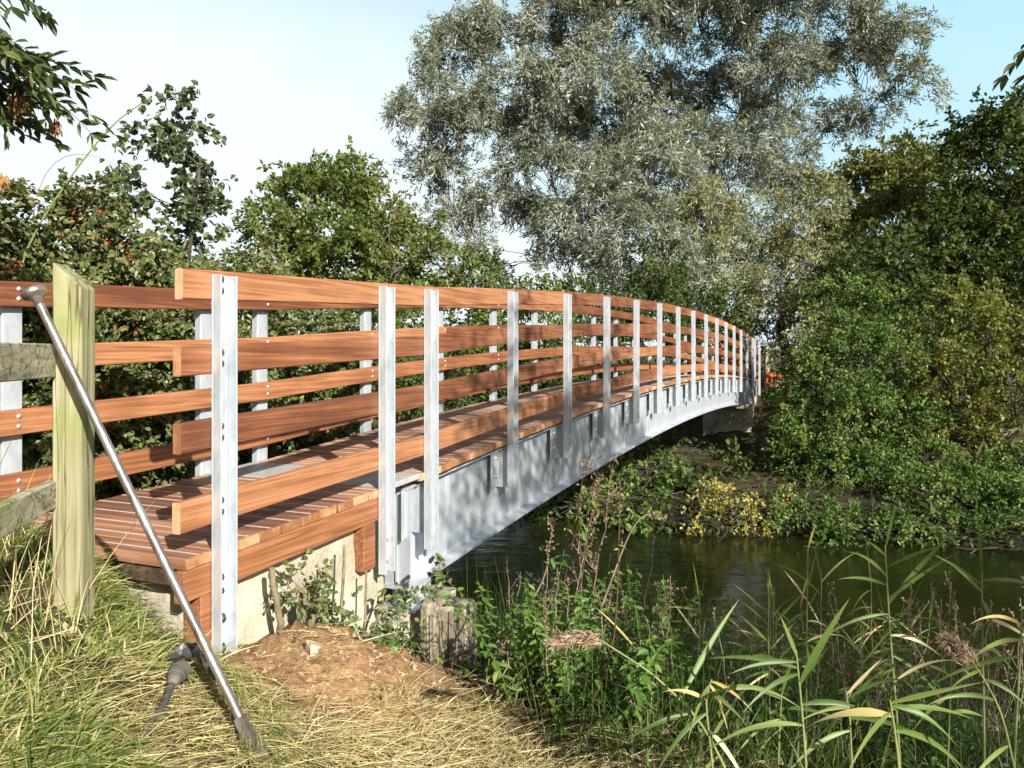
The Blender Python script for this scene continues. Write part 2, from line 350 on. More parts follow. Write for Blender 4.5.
# ground
def ground_mat():
    m, nt, out = mat_new('bank_earth')
    tc = N(nt, 'TexCoord')
    n1 = N(nt, 'TexNoise'); n1.inputs['Scale'].default_value = 2.2; n1.inputs['Detail'].default_value = 9; n1.inputs['Roughness'].default_value = .65
    n2 = N(nt, 'TexNoise'); n2.inputs['Scale'].default_value = 26; n2.inputs['Detail'].default_value = 6; n2.inputs['Roughness'].default_value = .7
    for n in (n1, n2): lk(nt, tc.outputs['Object'], n.inputs['Vector'])
    soil = ramp(nt, [(.28, (.18, .098, .045)), (.45, (.33, .195, .092)), (.58, (.43, .275, .145)), (.72, (.56, .41, .26))])
    turf = ramp(nt, [(.3, (.03, .024, .013)), (.5, (.07, .055, .028)), (.7, (.125, .105, .055))])
    lk(nt, n2.outputs['Fac'], soil.inputs[0]); lk(nt, n1.outputs['Fac'], turf.inputs[0])
    at = N(nt, 'Attribute', attribute_name='soil')
    ad = N(nt, 'Math', operation='MULTIPLY_ADD'); ad.inputs[1].default_value = .7; ad.inputs[2].default_value = -.35
    lk(nt, n1.outputs['Fac'], ad.inputs[0])
    a2 = N(nt, 'Math', operation='ADD', use_clamp=True); lk(nt, ad.outputs[0], a2.inputs[0]); lk(nt, at.outputs['Fac'], a2.inputs[1])
    mx = N(nt, 'MixRGB'); lk(nt, a2.outputs[0], mx.inputs[0]); lk(nt, turf.outputs[0], mx.inputs[1]); lk(nt, soil.outputs[0], mx.inputs[2])
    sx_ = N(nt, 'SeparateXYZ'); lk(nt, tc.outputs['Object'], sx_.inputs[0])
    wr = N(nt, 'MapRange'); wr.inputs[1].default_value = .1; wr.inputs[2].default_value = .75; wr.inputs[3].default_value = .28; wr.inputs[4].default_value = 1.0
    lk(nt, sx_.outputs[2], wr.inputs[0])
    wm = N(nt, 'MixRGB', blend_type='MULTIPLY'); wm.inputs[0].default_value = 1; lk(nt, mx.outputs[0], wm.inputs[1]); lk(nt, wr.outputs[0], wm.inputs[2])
    p = N(nt, 'BsdfPrincipled'); p.inputs['Roughness'].default_value = .95; p.inputs['Specular IOR Level'].default_value = .15
    lk(nt, wm.outputs[0], p.inputs['Base Color'])
    b = N(nt, 'Bump'); b.inputs['Strength'].default_value = .9; b.inputs['Distance'].default_value = .03
    lk(nt, n2.outputs['Fac'], b.inputs['Height']); lk(nt, b.outputs[0], p.inputs['Normal'])
    lk(nt, p.outputs[0], out.inputs[0])
    return m
def water_mat():
    m, nt, out = mat_new('murky_water')
    tc = N(nt, 'TexCoord'); mp = N(nt, 'Mapping'); mp.inputs['Scale'].default_value = (1, 1.6, 1)
    lk(nt, tc.outputs['Object'], mp.inputs[0])
    n1 = N(nt, 'TexNoise'); n1.inputs['Scale'].default_value = 2.2; n1.inputs['Detail'].default_value = 3
    lk(nt, mp.outputs[0], n1.inputs['Vector'])
    n2 = N(nt, 'TexNoise'); n2.inputs['Scale'].default_value = .5; n2.inputs['Detail'].default_value = 4
    lk(nt, tc.outputs['Object'], n2.inputs['Vector'])
    rp = ramp(nt, [(.35, (.006, .009, .002)), (.65, (.013, .017, .004))]); lk(nt, n2.outputs['Fac'], rp.inputs[0])
    p = N(nt, 'BsdfPrincipled'); p.inputs['Roughness'].default_value = .13; p.inputs['IOR'].default_value = 1.33; p.inputs['Specular IOR Level'].default_value = .3
    lk(nt, rp.outputs[0], p.inputs['Base Color'])
    b = N(nt, 'Bump'); b.inputs['Strength'].default_value = .3; b.inputs['Distance'].default_value = .04
    lk(nt, n1.outputs['Fac'], b.inputs['Height']); lk(nt, b.outputs[0], p.inputs['Normal'])
    lk(nt, p.outputs[0], out.inputs[0])
    return m
M['ground'] = ground_mat(); M['water'] = water_mat()

# ------------------------------------------------------------------ terrain
def gz(X, Y):
    X = np.asarray(X, float); Y = np.asarray(Y, float)
    D, V = toDV(X, Y)
    near = -1.42 + 1.16 * np.exp(-((D - 1.2) ** 2 + (V - 3.4) ** 2) / 1.6) * (.32 + .68 * sst(2.7, 2.0, D)) + .30 * sst(3.6, 6, V)
    edge = 2.75 + .25 * np.sin(V * .9) + .8 * sst(2.2, 3.2, V) - .25 * sst(0, -6, V)
    slope = -np.clip(D - edge, 0, 1.6) * .42 - np.clip(D - edge - 1.6, 0, 6) * .66
    nb = np.maximum(near + slope, -4.6)
    wl = 15.6 - 1.0 * np.exp(-((V - 2.4) / 2.6) ** 2) + .2 * np.sin(V * .8 + 1) + .12 * np.sin(V * 1.7)
    rise = D - wl
    fb = -3.4 + np.where(rise < 0, rise * .9, np.minimum(rise * .085, .72) + 1.2 * sst(8.2, 10.6, rise + 2.2 * sst(2.0, 4.5, np.abs(V - 3.2))))
    fb = fb + .12 * sst(0, .5, rise)
    fb = np.maximum(fb, -4.6)
    t = sst(9, 13, D)
    h = nb * (1 - t) + fb * t
    h = h + .025 * np.sin(X * 3.1 + Y * 1.7) * np.sin(Y * 2.6 - X) + .012 * np.sin(X * 9 + 1) * np.sin(Y * 8.2)
    h = h + .16 * np.exp(-((X + .86) ** 2 / .10 + (Y - 3.42) ** 2 / .10)) + .07 * np.exp(-((X + .62) ** 2 / .05 + (Y - 3.15) ** 2 / .05))
    far = np.hypot(X, Y - 10)
    h = h + 2.0 * sst(60, 300, far)
    return h + EYE
def RG(x, y):                   # where the sight line through (x, y) meets the ground
    zs = np.linspace(1.2, 24, 2400); X = (x - 512) / F * zs; h = EYE + (352 - y) * zs / F
    k = np.argmax(h < gz(X, zs)); return np.array([X[k], zs[k], float(gz(X[k], zs[k]))])
def axis(lo, hi, fine_lo, fine_hi, step, grow=1.18):
    a = list(np.arange(fine_lo, fine_hi + 1e-6, step)); s = step; x = a[-1]
    while x < hi: s *= grow; x += s; a.append(x)
    s = step; x = a[0]; pre = []
    while x > lo: s *= grow; x -= s; pre.append(x)
    return np.array(pre[::-1] + a)
xs = axis(-500, 500, -3.0, 4, .045); ys = axis(-300, 700, .8, 7.0, .045, 1.10)
GX, GY = np.meshgrid(xs, ys); GZ = gz(GX, GY)
near_m = (np.abs(GX) < 4) & (GY < 7)
GZ = GZ + np.where(near_m, rng.normal(0, .008, GX.shape) + .022 * np.clip(rng.normal(0, 1, GX.shape), -.5, 2) * ((GX > -1.5) & (GX < -.2) & (GY > 2.7)), 0)
nx, ny = len(xs), len(ys)
ii, jj = np.meshgrid(np.arange(nx - 1), np.arange(ny - 1)); b0 = (jj * nx + ii).ravel()
gD, gV = toDV(GX, GY)
soil = np.exp(-(((GX + .85) / .62) ** 4 + ((GY - 3.3) / .5) ** 4)) * 1.15
mb = MB(); mb.add(np.stack([GX, GY, GZ], -1).reshape(-1, 3), np.stack([b0, b0 + 1, b0 + nx + 1, b0 + nx], -1), 0, .5, True)
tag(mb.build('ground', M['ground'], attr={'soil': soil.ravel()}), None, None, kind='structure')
mb = MB(); c = [DV(3.5, -120), DV(18.5, -120), DV(18.5, 120), DV(3.5, 120)]
for p in c: p[2] = 0
mb.add(c, [[0, 1, 2, 3]]); tag(mb.build('water', M['water']), None, None, kind='structure')

# ------------------------------------------------------------------ footbridge
S = 1.35; LM = 14 * S; WB = 1.36
U0, V0 = 4.49, 2.52
ZB = 1.7
org = DV(U0, V0); org[2] = ZB
bridge = empty('footbridge', org, 'arched footbridge of orange-brown hardwood rails and deck on galvanised steel girders over the river', 'footbridge', rz=math.pi / 2 - TH)
def hd(u):
    u = np.asarray(u, float)
    m = -.78 + .32 * (1 - ((u - LM / 2) / (LM / 2)) ** 2)
    return np.where(u < 0, -.78 + .04 * u, np.where(u > LM, -.78 - .04 * (u - LM), m))
def loc(h): return h + EYE - ZB           # camera-relative height -> bridge local z
def arch(V):                              # bend: z given relative to the deck top
    V = V.copy(); V[:, 2] = loc(hd(V[:, 0]) + V[:, 2]); return V
def sweep(mb, u0, u1, v0, v1, z0, z1, ch=.005, mat=0, rnd=.5, step=.34, cap=True, zf=None, capmat=None):
    n = max(2, int(round((u1 - u0) / step)) + 1); us = np.linspace(u0, u1, n)
    pr = np.array([(v0 + ch, z0), (v1 - ch, z0), (v1, z0 + ch), (v1, z1 - ch), (v1 - ch, z1), (v0 + ch, z1), (v0, z1 - ch), (v0, z0 + ch)])
    zz = (zf or (lambda u: loc(hd(u))))(us)
    V = np.stack([np.repeat(us[:, None], 8, 1), np.repeat(pr[None, :, 0], n, 0), zz[:, None] + pr[None, :, 1]], -1).reshape(-1, 3)
    i = np.arange(n - 1)[:, None] * 8; j = np.arange(8)[None]; j2 = (j + 1) % 8
    Q = np.stack([i + j, i + 8 + j, i + 8 + j2, i + j2], -1).reshape(-1, 4)[:, ::-1]
    mb.add(V, Q[:, ::-1], mat, rnd)
    if cap: mb.add(np.concatenate([V[:8], V[-8:]]), [list(range(8)), list(range(8, 16))[::-1]], mat if capmat is None else capmat, rnd)
# deck boards
mb = MB(); pitch = .146
def boards(u0, u1):
    n = int(round((u1 - u0) / pitch)); p = (u1 - u0) / n
    for i in range(n):
        a = u0 + i * p; r = random.random(); e = random.uniform(-.004, .004)
        add_box(mb, (a + .003, .004 + e, -.05), (a + p - .003, WB - .004 + e, 0), .004, 0, r, arch, 2)
        add_box(mb, (a + p * .5 - .005, .012 + e, -.004), (a + p * .5 + .005, WB - .012 + e, .002), .0008, 1, .5, arch)
boards(-2.05, -.545); boards(-.115, LM + .115); boards(LM + .545, LM + 2.05)
mb.build('deck', [M['plank'], M['strip'], M['end_grain']], bridge)
for a in (-.542, LM + .118):
    mb = MB(); add_box(mb, (a, .002, -.03), (a + .424, WB - .002, .004), .003, fn=arch); mb.build('cover_plate', M['plate'], bridge)
# rails in board lengths
RZ = [(1.08, 1.208), (.762, .888), (.438, .566), (.113, .243)]
brk = [-2.05, 2 * S, 5 * S, 8 * S, 11 * S, LM + 2.11]
for (v0, v1) in ((.002, .047), (WB - .047, WB - .002)):
    for k, (z0, z1) in enumerate(RZ):
        st = 0 if v0 < .5 else -1.6
        for a, b in zip(brk[:-1], brk[1:]):
            if v0 > .5 and a < -2: a = -2.6 if k else -2.7
            elif a < -2 and k: a -= .025
            mb = MB(); e = random.uniform(-.004, .004)
            sweep(mb, a + (.0015 if a > 0 else random.uniform(-.02, .02)), b - .0015, v0, v1, z0 + e, z1 + e, rnd=random.random(), capmat=1)
            mb.build('rail', [M['rail'], M['end_grain']], bridge)
# posts: channels standing outside the rails, toes outwards
def channel(mb, side, z0, z1, cut):
    t = .008; s = -1 if side == 0 else 1; w = 0.0 if side == 0 else WB
    def bx(u0, u1, a, b, zc=z0):
        lo, hi = sorted((w + s * a, w + s * b)); add_box(mb, (u0, lo, zc), (u1, hi, z1), .0015)
    bx(-.05, .05, 0, t); bx(-.05, -.05 + t, t + .0005, .055); bx(.05 - t, .05, t + .0005, .055)
def bolt_mb(p, axis, r=.011, hgt=.012, washer=True):
    mb = MB(); s, u, a = basis(axis)
    Mf = lambda V: p + V[:, :1] * s + V[:, 1:2] * u + V[:, 2:] * a
    prof = [(r * 1.5, 0), (r * 1.5, .003), (r, .003), (r, hgt * .6), (r * .7, hgt * .92), (0, hgt)]
    lathe(mb, prof, 8, M=Mf); return mb
posts_u = [-1.86, -.555] + [k * S - .02 for k in range(15)] + [LM + .53, LM + 1.83]
for side in (0, 1):
    for u in posts_u:
        main = -.01 < u < LM + .01
        h = float(hd(u))
        zt = 1.188; zb = -.40 if main else (-.50 if abs(u) < 1 or u > LM else -.62)
        cut = 0
        rt = bpy.data.objects.new('post', None)
        mb = MB(); channel(mb, side, loc(h + zb), loc(h + zt), 0)
        po = mb.build('post', M['galv'], bridge); po.location = (u, 0, 0)
        bpy.data.objects.remove(rt)
        near = u < 4.2
        for (z0, z1) in RZ:
            for dz in (.33, .72):
                z = loc(h + z0 + (z1 - z0) * dz)
                if side == 0: b = bolt_mb(np.array([0, -.008, z]), (0, -1, 0)); bm = M['bolt']
                else: b = bolt_mb(np.array([0, WB - .047, z]), (0, -1, 0), .008, .006); bm = M['zinc']
                if near: b.build('bolt', bm, po)
        if side == 0 and u < 0:
            for z, r in ((-.13, .011), (-.19, .011), (-.31, .017), (-.44, .017)):
                bolt_mb(np.array([0, -.008, loc(h + z)]), (0, -1, 0), r, r * 1.2).build('bolt', M['bolt'], po)
# girders
def zsof(u): return loc(hd(u) - .085)
for v in (.13, WB - .13):
    mb = MB(); d0, d1 = -.2, LM + .2
    o = -1 if v < .5 else 1
    sweep(mb, d0, d1, v - .006, v + .006, -.635, -.012, .001)          # web
    mb2 = MB()
    g = MB()
    sweep(g, d0, d1, v - .006, v + .006, -.705, -.096, .001)
    sweep(g, d0, d1, v - .10, v + .10, -.73, -.706, .002)              # bottom flange
    sweep(g, d0, d1, v - .075, v + .075, -.095, -.078, .002)           # top flange
    for u in [-.18, .16] + [LM - .16, LM + .18]:
        add_box(g, (u - .006, v + .0065, -.7055), (u + .006, v + .095, -.0965), .001, fn=arch)
        add_box(g, (u - .006, v - .095, -.7055), (u + .006, v - .0065, -.0965), .001, fn=arch)
    g.build('girder', M['galv_web'], bridge)
    nl = MB(); sweep(nl, d0, d1, v - .05, v + .05, -.0775, -.0505, .003, rnd=.3); nl.build('deck_bearer', M['rail'], bridge)
    for u in (-.02, LM + .02):                                          # bearing
        h = float(hd(min(max(u, 0), LM)))
        bmb = MB(); zt = loc(h - .7305); zb = loc(h - .885)
        add_box(bmb, (u - .16, v - .13, zb), (u + .20, v + .13, zb + .018), .002)
        for q in (-.07, .07): add_box(bmb, (u - .10, v + q - .006, zb + .0185), (u + .14, v + q + .006, zt), .001)
        add_box(bmb, (u + .02, v - .095, zb + .0185), (u + .032, v - .078, zt), .001)
        bmb.build('bearing', M['galv'], bridge)
# outriggers that carry each post
for side in (0, 1):
    s = -1 if side == 0 else 1; w = 0 if side == 0 else WB
    for k in range(15):
        u = k * S; h = float(hd(u)); m = MB()
        y = sorted((w - s * .065, w - s * .073)); z0, z1 = loc(h - .42), loc(h - .10)
        V_, f_ = cbox((u - .235, y[0], z0), (u - .085, y[1], z1), .0015); V_ = np.array(V_); lowv = V_[:, 2] < z0 + .1; V_[lowv, 2] += (V_[lowv, 0] - u + .235) * .35; m.multi(V_, f_)
        yy = sorted((w - s * .0735, w - s * .1235))
        add_box(m, (u - .095, yy[0], z0 + .06), (u - .085, yy[1], z1), .001)
        add_box(m, (u - .02, *[sorted((w - s * .001, w - s * .1235))[0]], z0 + .012), (u + .02, sorted((w - s * .001, w - s * .1235))[1], z1), .001)
        cl = m.build('bracket', M['galv'], bridge)
        if side == 0:
            for zz in (-.155, -.30): bolt_mb(np.array([u - .15, w - s * .065, loc(h + zz)]), (0, -1, 0), .012, .014).build('bolt', M['zinc'], cl)
# approach timber
for u0, u1 in ((-2.06, -.535), (LM + .535, LM + 2.06)):
    for v in (.006, WB - .056):
        m = MB(); sweep(m, u0, u1, v, v + .05, -.185, -.0515, rnd=random.random()); m.build('fascia', M['rail'], bridge)
m = MB(); sweep(m, -2.03, -1.965, .06, WB - .06, -.125, -.0515, rnd=.2); m.build('front_bearer', M['darkwood'], bridge)
for u, zb in ((-1.90, -1.62), (-.68, -1.26)):
    for v in (.008, WB - .108):
        m = MB(); zt = float(hd(u)) - .187
        add_box(m, (u - .06, v, loc(zb)), (u + .06, v + .1, loc(zt)), .005, rnd=random.random()); m.build('leg', M['rail'], bridge)
for v in (.45, .86):
    m = MB(); add_box(m, (-1.99, v, loc(-1.10)), (-1.60, v + .09, loc(float(hd(-2)) - .127)), .004, rnd=.4); m.build('leg', M['rail'], bridge)

# abutments -----------------------------------------------------------------
def rough_block(name, boxes, mat, label, cat, seed, sub=14, amp=.008, base=None, rz=math.pi / 2 - TH, o=None):
    o = org if o is None else o
    e = MB(); g = np.random.default_rng(seed)
    for (lo, hi) in boxes:
        lo = np.array(lo, float); hi = np.array(hi, float)
        for a in range(3):
            b_, c_ = (a + 1) % 3, (a + 2) % 3
            for sd in (0, 1):
                nb_ = max(2, int((hi[b_] - lo[b_]) / .07)); nc_ = max(2, int((hi[c_] - lo[c_]) / .07))
                B_, C_ = np.meshgrid(np.linspace(lo[b_], hi[b_], nb_), np.linspace(lo[c_], hi[c_], nc_))
                P = np.zeros((B_.size, 3)); P[:, b_] = B_.ravel(); P[:, c_] = C_.ravel(); P[:, a] = hi[a] if sd else lo[a]
                q = np.sin(P * 23.1 + seed) ; P = P + amp * np.stack([q[:, 1] * q[:, 2], q[:, 0] * q[:, 2], q[:, 0] * q[:, 1]], -1)
                i, j = np.meshgrid(np.arange(nb_ - 1), np.arange(nc_ - 1)); k = (j * nb_ + i).ravel()
                Q = np.stack([k, k + 1, k + nb_ + 1, k + nb_], -1)
                e.add(P, Q if sd else Q[:, ::-1], 0, .5, False)
    ob = e.build(name, mat); ob.location = o; ob.rotation_euler = (0, 0, rz)
    return tag(ob, label, cat)
rough_block('concrete_abutment', [((-1.94, .075, loc(-2.6)), (-.43, WB - .07, loc(-1.02))), ((-.43, .02, loc(-3.0)), (.42, WB - .02, loc(-1.668)))], M['concrete'], 'pale rough concrete abutment under the near end of the footbridge', 'abutment', 3)
rough_block('concrete_abutment', [((LM - .18, .0, loc(-3.6)), (LM + .55, WB, loc(-1.668))), ((LM + .55, .05, loc(-3.2)), (LM + 2.0, WB - .05, loc(-1.05)))], M['concrete_far'], 'stained concrete abutment under the far end of the footbridge', 'abutment', 5)
# old pile
pb = W(449, 690, 4.86); pb[2] = 0
mp_ = MB(); V, fl = cbox((-.155, -.12, .5), (.155, .12, EYE - 1.55), .02)
V[:, 2] += np.where(V[:, 2] > 1, .02 * np.sin(V[:, 0] * 30), 0); mp_.multi(V, fl)
for q in range(5):
    x = -.12 + q * .06; add_box(mp_, (x - .024, -.128 - .006 * (q % 2), .5), (x + .024, -.1195, EYE - 1.57 - .03 * ((q * 7) % 3)), .004)
po = mp_.build('timber_pile', M['pile']); po.location = (pb[0], pb[1], 0); po.rotation_euler = (0, 0, R(-12))
tag(po, 'weathered grey timber pile with split grain standing in front of the near girder end', 'pile')

# ------------------------------------------------------------------ fence
fp = W(74, 610, 2.75); fz = float(gz(fp[0], fp[1]))
fence = empty('timber_fence', (fp[0], fp[1], fz), 'greenish weathered timber fence at the bridge entrance with a slant-topped square post', 'fence')
ang = R(2)
ca, sa = math.cos(ang), math.sin(ang)
def rotz(V, a=ang):
    c_, s_ = math.cos(a), math.sin(a)
    V = V.copy(); x = V[:, 0] * c_ - V[:, 1] * s_; y = V[:, 0] * s_ + V[:, 1] * c_; V[:, 0] = x; V[:, 1] = y; return V
ztop = EYE + (352 - 262) * 2.72 / F - fz
m = MB(); hw = .050
V, fl = cbox((-hw, -hw, -.35), (hw, hw, ztop), .005)
V = np.array(V); top = V[:, 2] > ztop - .02
V[top, 2] -= (V[top, 0] + hw) / (2 * hw) * .088
m.multi(rotz(V), fl); m.build('post', M['fence'], fence)
for (yt, yb) in ((344, 377), (479, 506)):
    p0 = W(56, yt, 2.74); p1 = W(56, yb, 2.74); q0 = np.array([-1.38, 1.75, 0])
    zt, zb_ = p0[2] - fz, p1[2] - fz
    a = np.array([p0[0] - fp[0] - .0, p0[1] - fp[1] - .02]); b = np.array([q0[0] - fp[0], q0[1] - fp[1]])
    dv = b - a; ln = np.linalg.norm(dv); dv /= ln; nv = np.array([-dv[1], dv[0]])
    m = MB(); V, fl = cbox((0, -.019, zb_), (ln, .019, zt), .004)
    P = np.stack([a[0] + V[:, 0] * dv[0] + V[:, 1] * nv[0], a[1] + V[:, 0] * dv[1] + V[:, 1] * nv[1], V[:, 2]], -1)
    m.multi(P, fl); m.build('rail', M['fence_rail'], fence)
# second fence post off to the left that the rails run to
m = MB(); V, fl = cbox((-hw, -hw, -.35), (hw, hw, ztop), .005); V = rotz(np.array(V), R(-10)); V[:, 0] += -1.38 - fp[0]; V[:, 1] += 1.70 - fp[1]
m.multi(V, fl); m.build('post', M['fence'], fence)

# ------------------------------------------------------------------ digging bar
Bp = np.array([-.757, 2.42, 0]); Bp[2] = float(gz(Bp[0], Bp[1])) - .04
Mp = W(86, 400, 2.585); dr = nrm((Mp - Bp)[None])[0]
Ltot = 1.755; Tp = Bp + dr * Ltot
bar = empty('digging_bar', Bp, 'worn steel digging bar with a round tamping head leaning on the timber fence post', 'digging bar')
m = MB(); ts = np.linspace(.14, Ltot - .02, 12)
tube(m, Bp + dr * ts[:, None], .0145, 12); m.build('shaft', M['steel'], bar, Bp)
s_, u_, a_ = basis(dr); Mf = lambda V: Tp + V[:, :1] * s_ + V[:, 1:2] * u_ + V[:, 2:] * a_
m = MB(); lathe(m, [(0, -.05), (.0145, -.05), (.016, -.022), (.026, -.017), (.038, -.012), (.040, -.006), (.040, .006), (.037, .010), (0, .011)], 20, M=Mf); m.build('tamping_head', M['steel'], bar, Bp)
m = MB(); fl_ = []
w0 = np.array([1, 0, 0]) - dr * dr[0]; w0 = nrm(w0[None])[0]; t0 = np.cross(dr, w0)
sec = [(.20, .0145, .0145), (.14, .016, .016), (.08, .03, .010), (.0, .036, .003)]
V = np.concatenate([[Bp + dr * l + w0 * a + t0 * b for a, b in ((-w, -t), (w, -t), (w, t), (-w, t))] for l, w, t in sec])
Q = [[4 * i + j, 4 * i + (j + 1) % 4, 4 * i + 4 + (j + 1) % 4, 4 * i + 4 + j] for i in range(3) for j in range(4)] + [[12, 13, 14, 15]]
m.add(V, Q); m.build('chisel_blade', M['steel'], bar, Bp)

# small bundle at the grass edge
sb = RG(178, 700)
sbo = empty('strap_bundle', sb, 'rolled grey banded strap bundle with a dark tail and dirty white wrap in the grass', 'strap')
ax = W(176, 700, 2.8) - W(180, 660, 3.05); s_, u_, a_ = basis(np.array([.02, -.25, -.045]))
pc = sb + np.array([-.01, .04, .08])
Mf = lambda V: pc + V[:, :1] * s_ + V[:, 1:2] * u_ * .8 + V[:, 2:] * a_
m = MB(); prof = []
for i in range(25):
    t = i / 24; r = .042 * (math.sin(math.pi * min(1, t * .95 + .12)) ** .6) * (1 - .45 * t); prof.append((r * (1 + .05 * math.sin(i * 2.1)), t * .13 - .03))
lathe(m, prof, 14, M=Mf); m.build('roll', M['cloth_dark'], sbo, sb)
m = MB(); p0 = pc + a_ * .09
tail = np.array([p0, p0 + [.012, -.06, -.015], p0 + [.02, -.14, -.03], p0 + [.015, -.21, -.03]]); tail[:, 2] = np.maximum(tail[:, 2], gz(tail[:, 0], tail[:, 1]) + .035)
tube(m, tail, [.014, .013, .012, .007], 7); m.build('tail', M['cable'], sbo, sb)
m = MB(); q = bezier(pc + [-.045, .03, .03], pc + [.05, .06, .10], pc + [.13, -.03, -.02], 9); tube(m, wiggle(q, .004), [.010, .02, .026, .027, .026, .024, .022, .018, .010], 9); m.build('wrap', M['cloth_white'], sbo, sb)
m = MB(); q = bezier(pc + [.12, -.02, -.01], pc + [.3, -.08, -.02], pc + [.5, .02, -.10], 9); q[:, 2] = gz(q[:, 0], q[:, 1]) + .018; tube(m, q, .008, 6); m.build('cord', M['cable'], sbo, sb)

# stones
def stone(px, py, z, r, mat, label, seed, sq=(1, .8, .7)):
    g = np.random.default_rng(seed); p = RG(px, py); p[2] += r * .3
    m = MB(); nu, nv = 12, 8
    th = np.linspace(0, 2 * np.pi, nu, endpoint=False); ph = np.linspace(.12, np.pi - .12, nv)
    k = g.normal(0, 1, (9, 3)); V = []
    for b in ph:
        for a in th:
            d = np.array([math.sin(b) * math.cos(a), math.sin(b) * math.sin(a), math.cos(b)])
            s = min(1.2, .62 / max((d @ nrm(k).T).max(), .5)) + g.normal(0, .03); V.append(p + d * r * np.array(sq) * s)
    Q = [[i * nu + j, (i + 1) * nu + j, (i + 1) * nu + (j + 1) % nu, i * nu + (j + 1) % nu] for i in range(nv - 1) for j in range(nu)]
    m.add(V, Q); m.multi(np.concatenate([V[:nu], V[-nu:]]), [[list(range(nu))], [list(range(2 * nu - 1, nu - 1, -1))]])
    tag(m.build('stone', mat, None, p), label, 'stone')
stone(313, 652, 3.95, .05, M['stone'], 'large pale stone at the foot of the brambles by the abutment', 1)
stone(356, 668, 3.8, .048, M['brick'], 'reddish broken stone on the soil right of the pale stone', 2, (1, .7, .9))
stone(285, 638, 4.0, .04, M['brick'], 'rusty brown clod on top of the soil heap', 3)
stone(388, 690, 3.6, .022, M['stone'], 'small pale stone near the edge of the bank', 4)

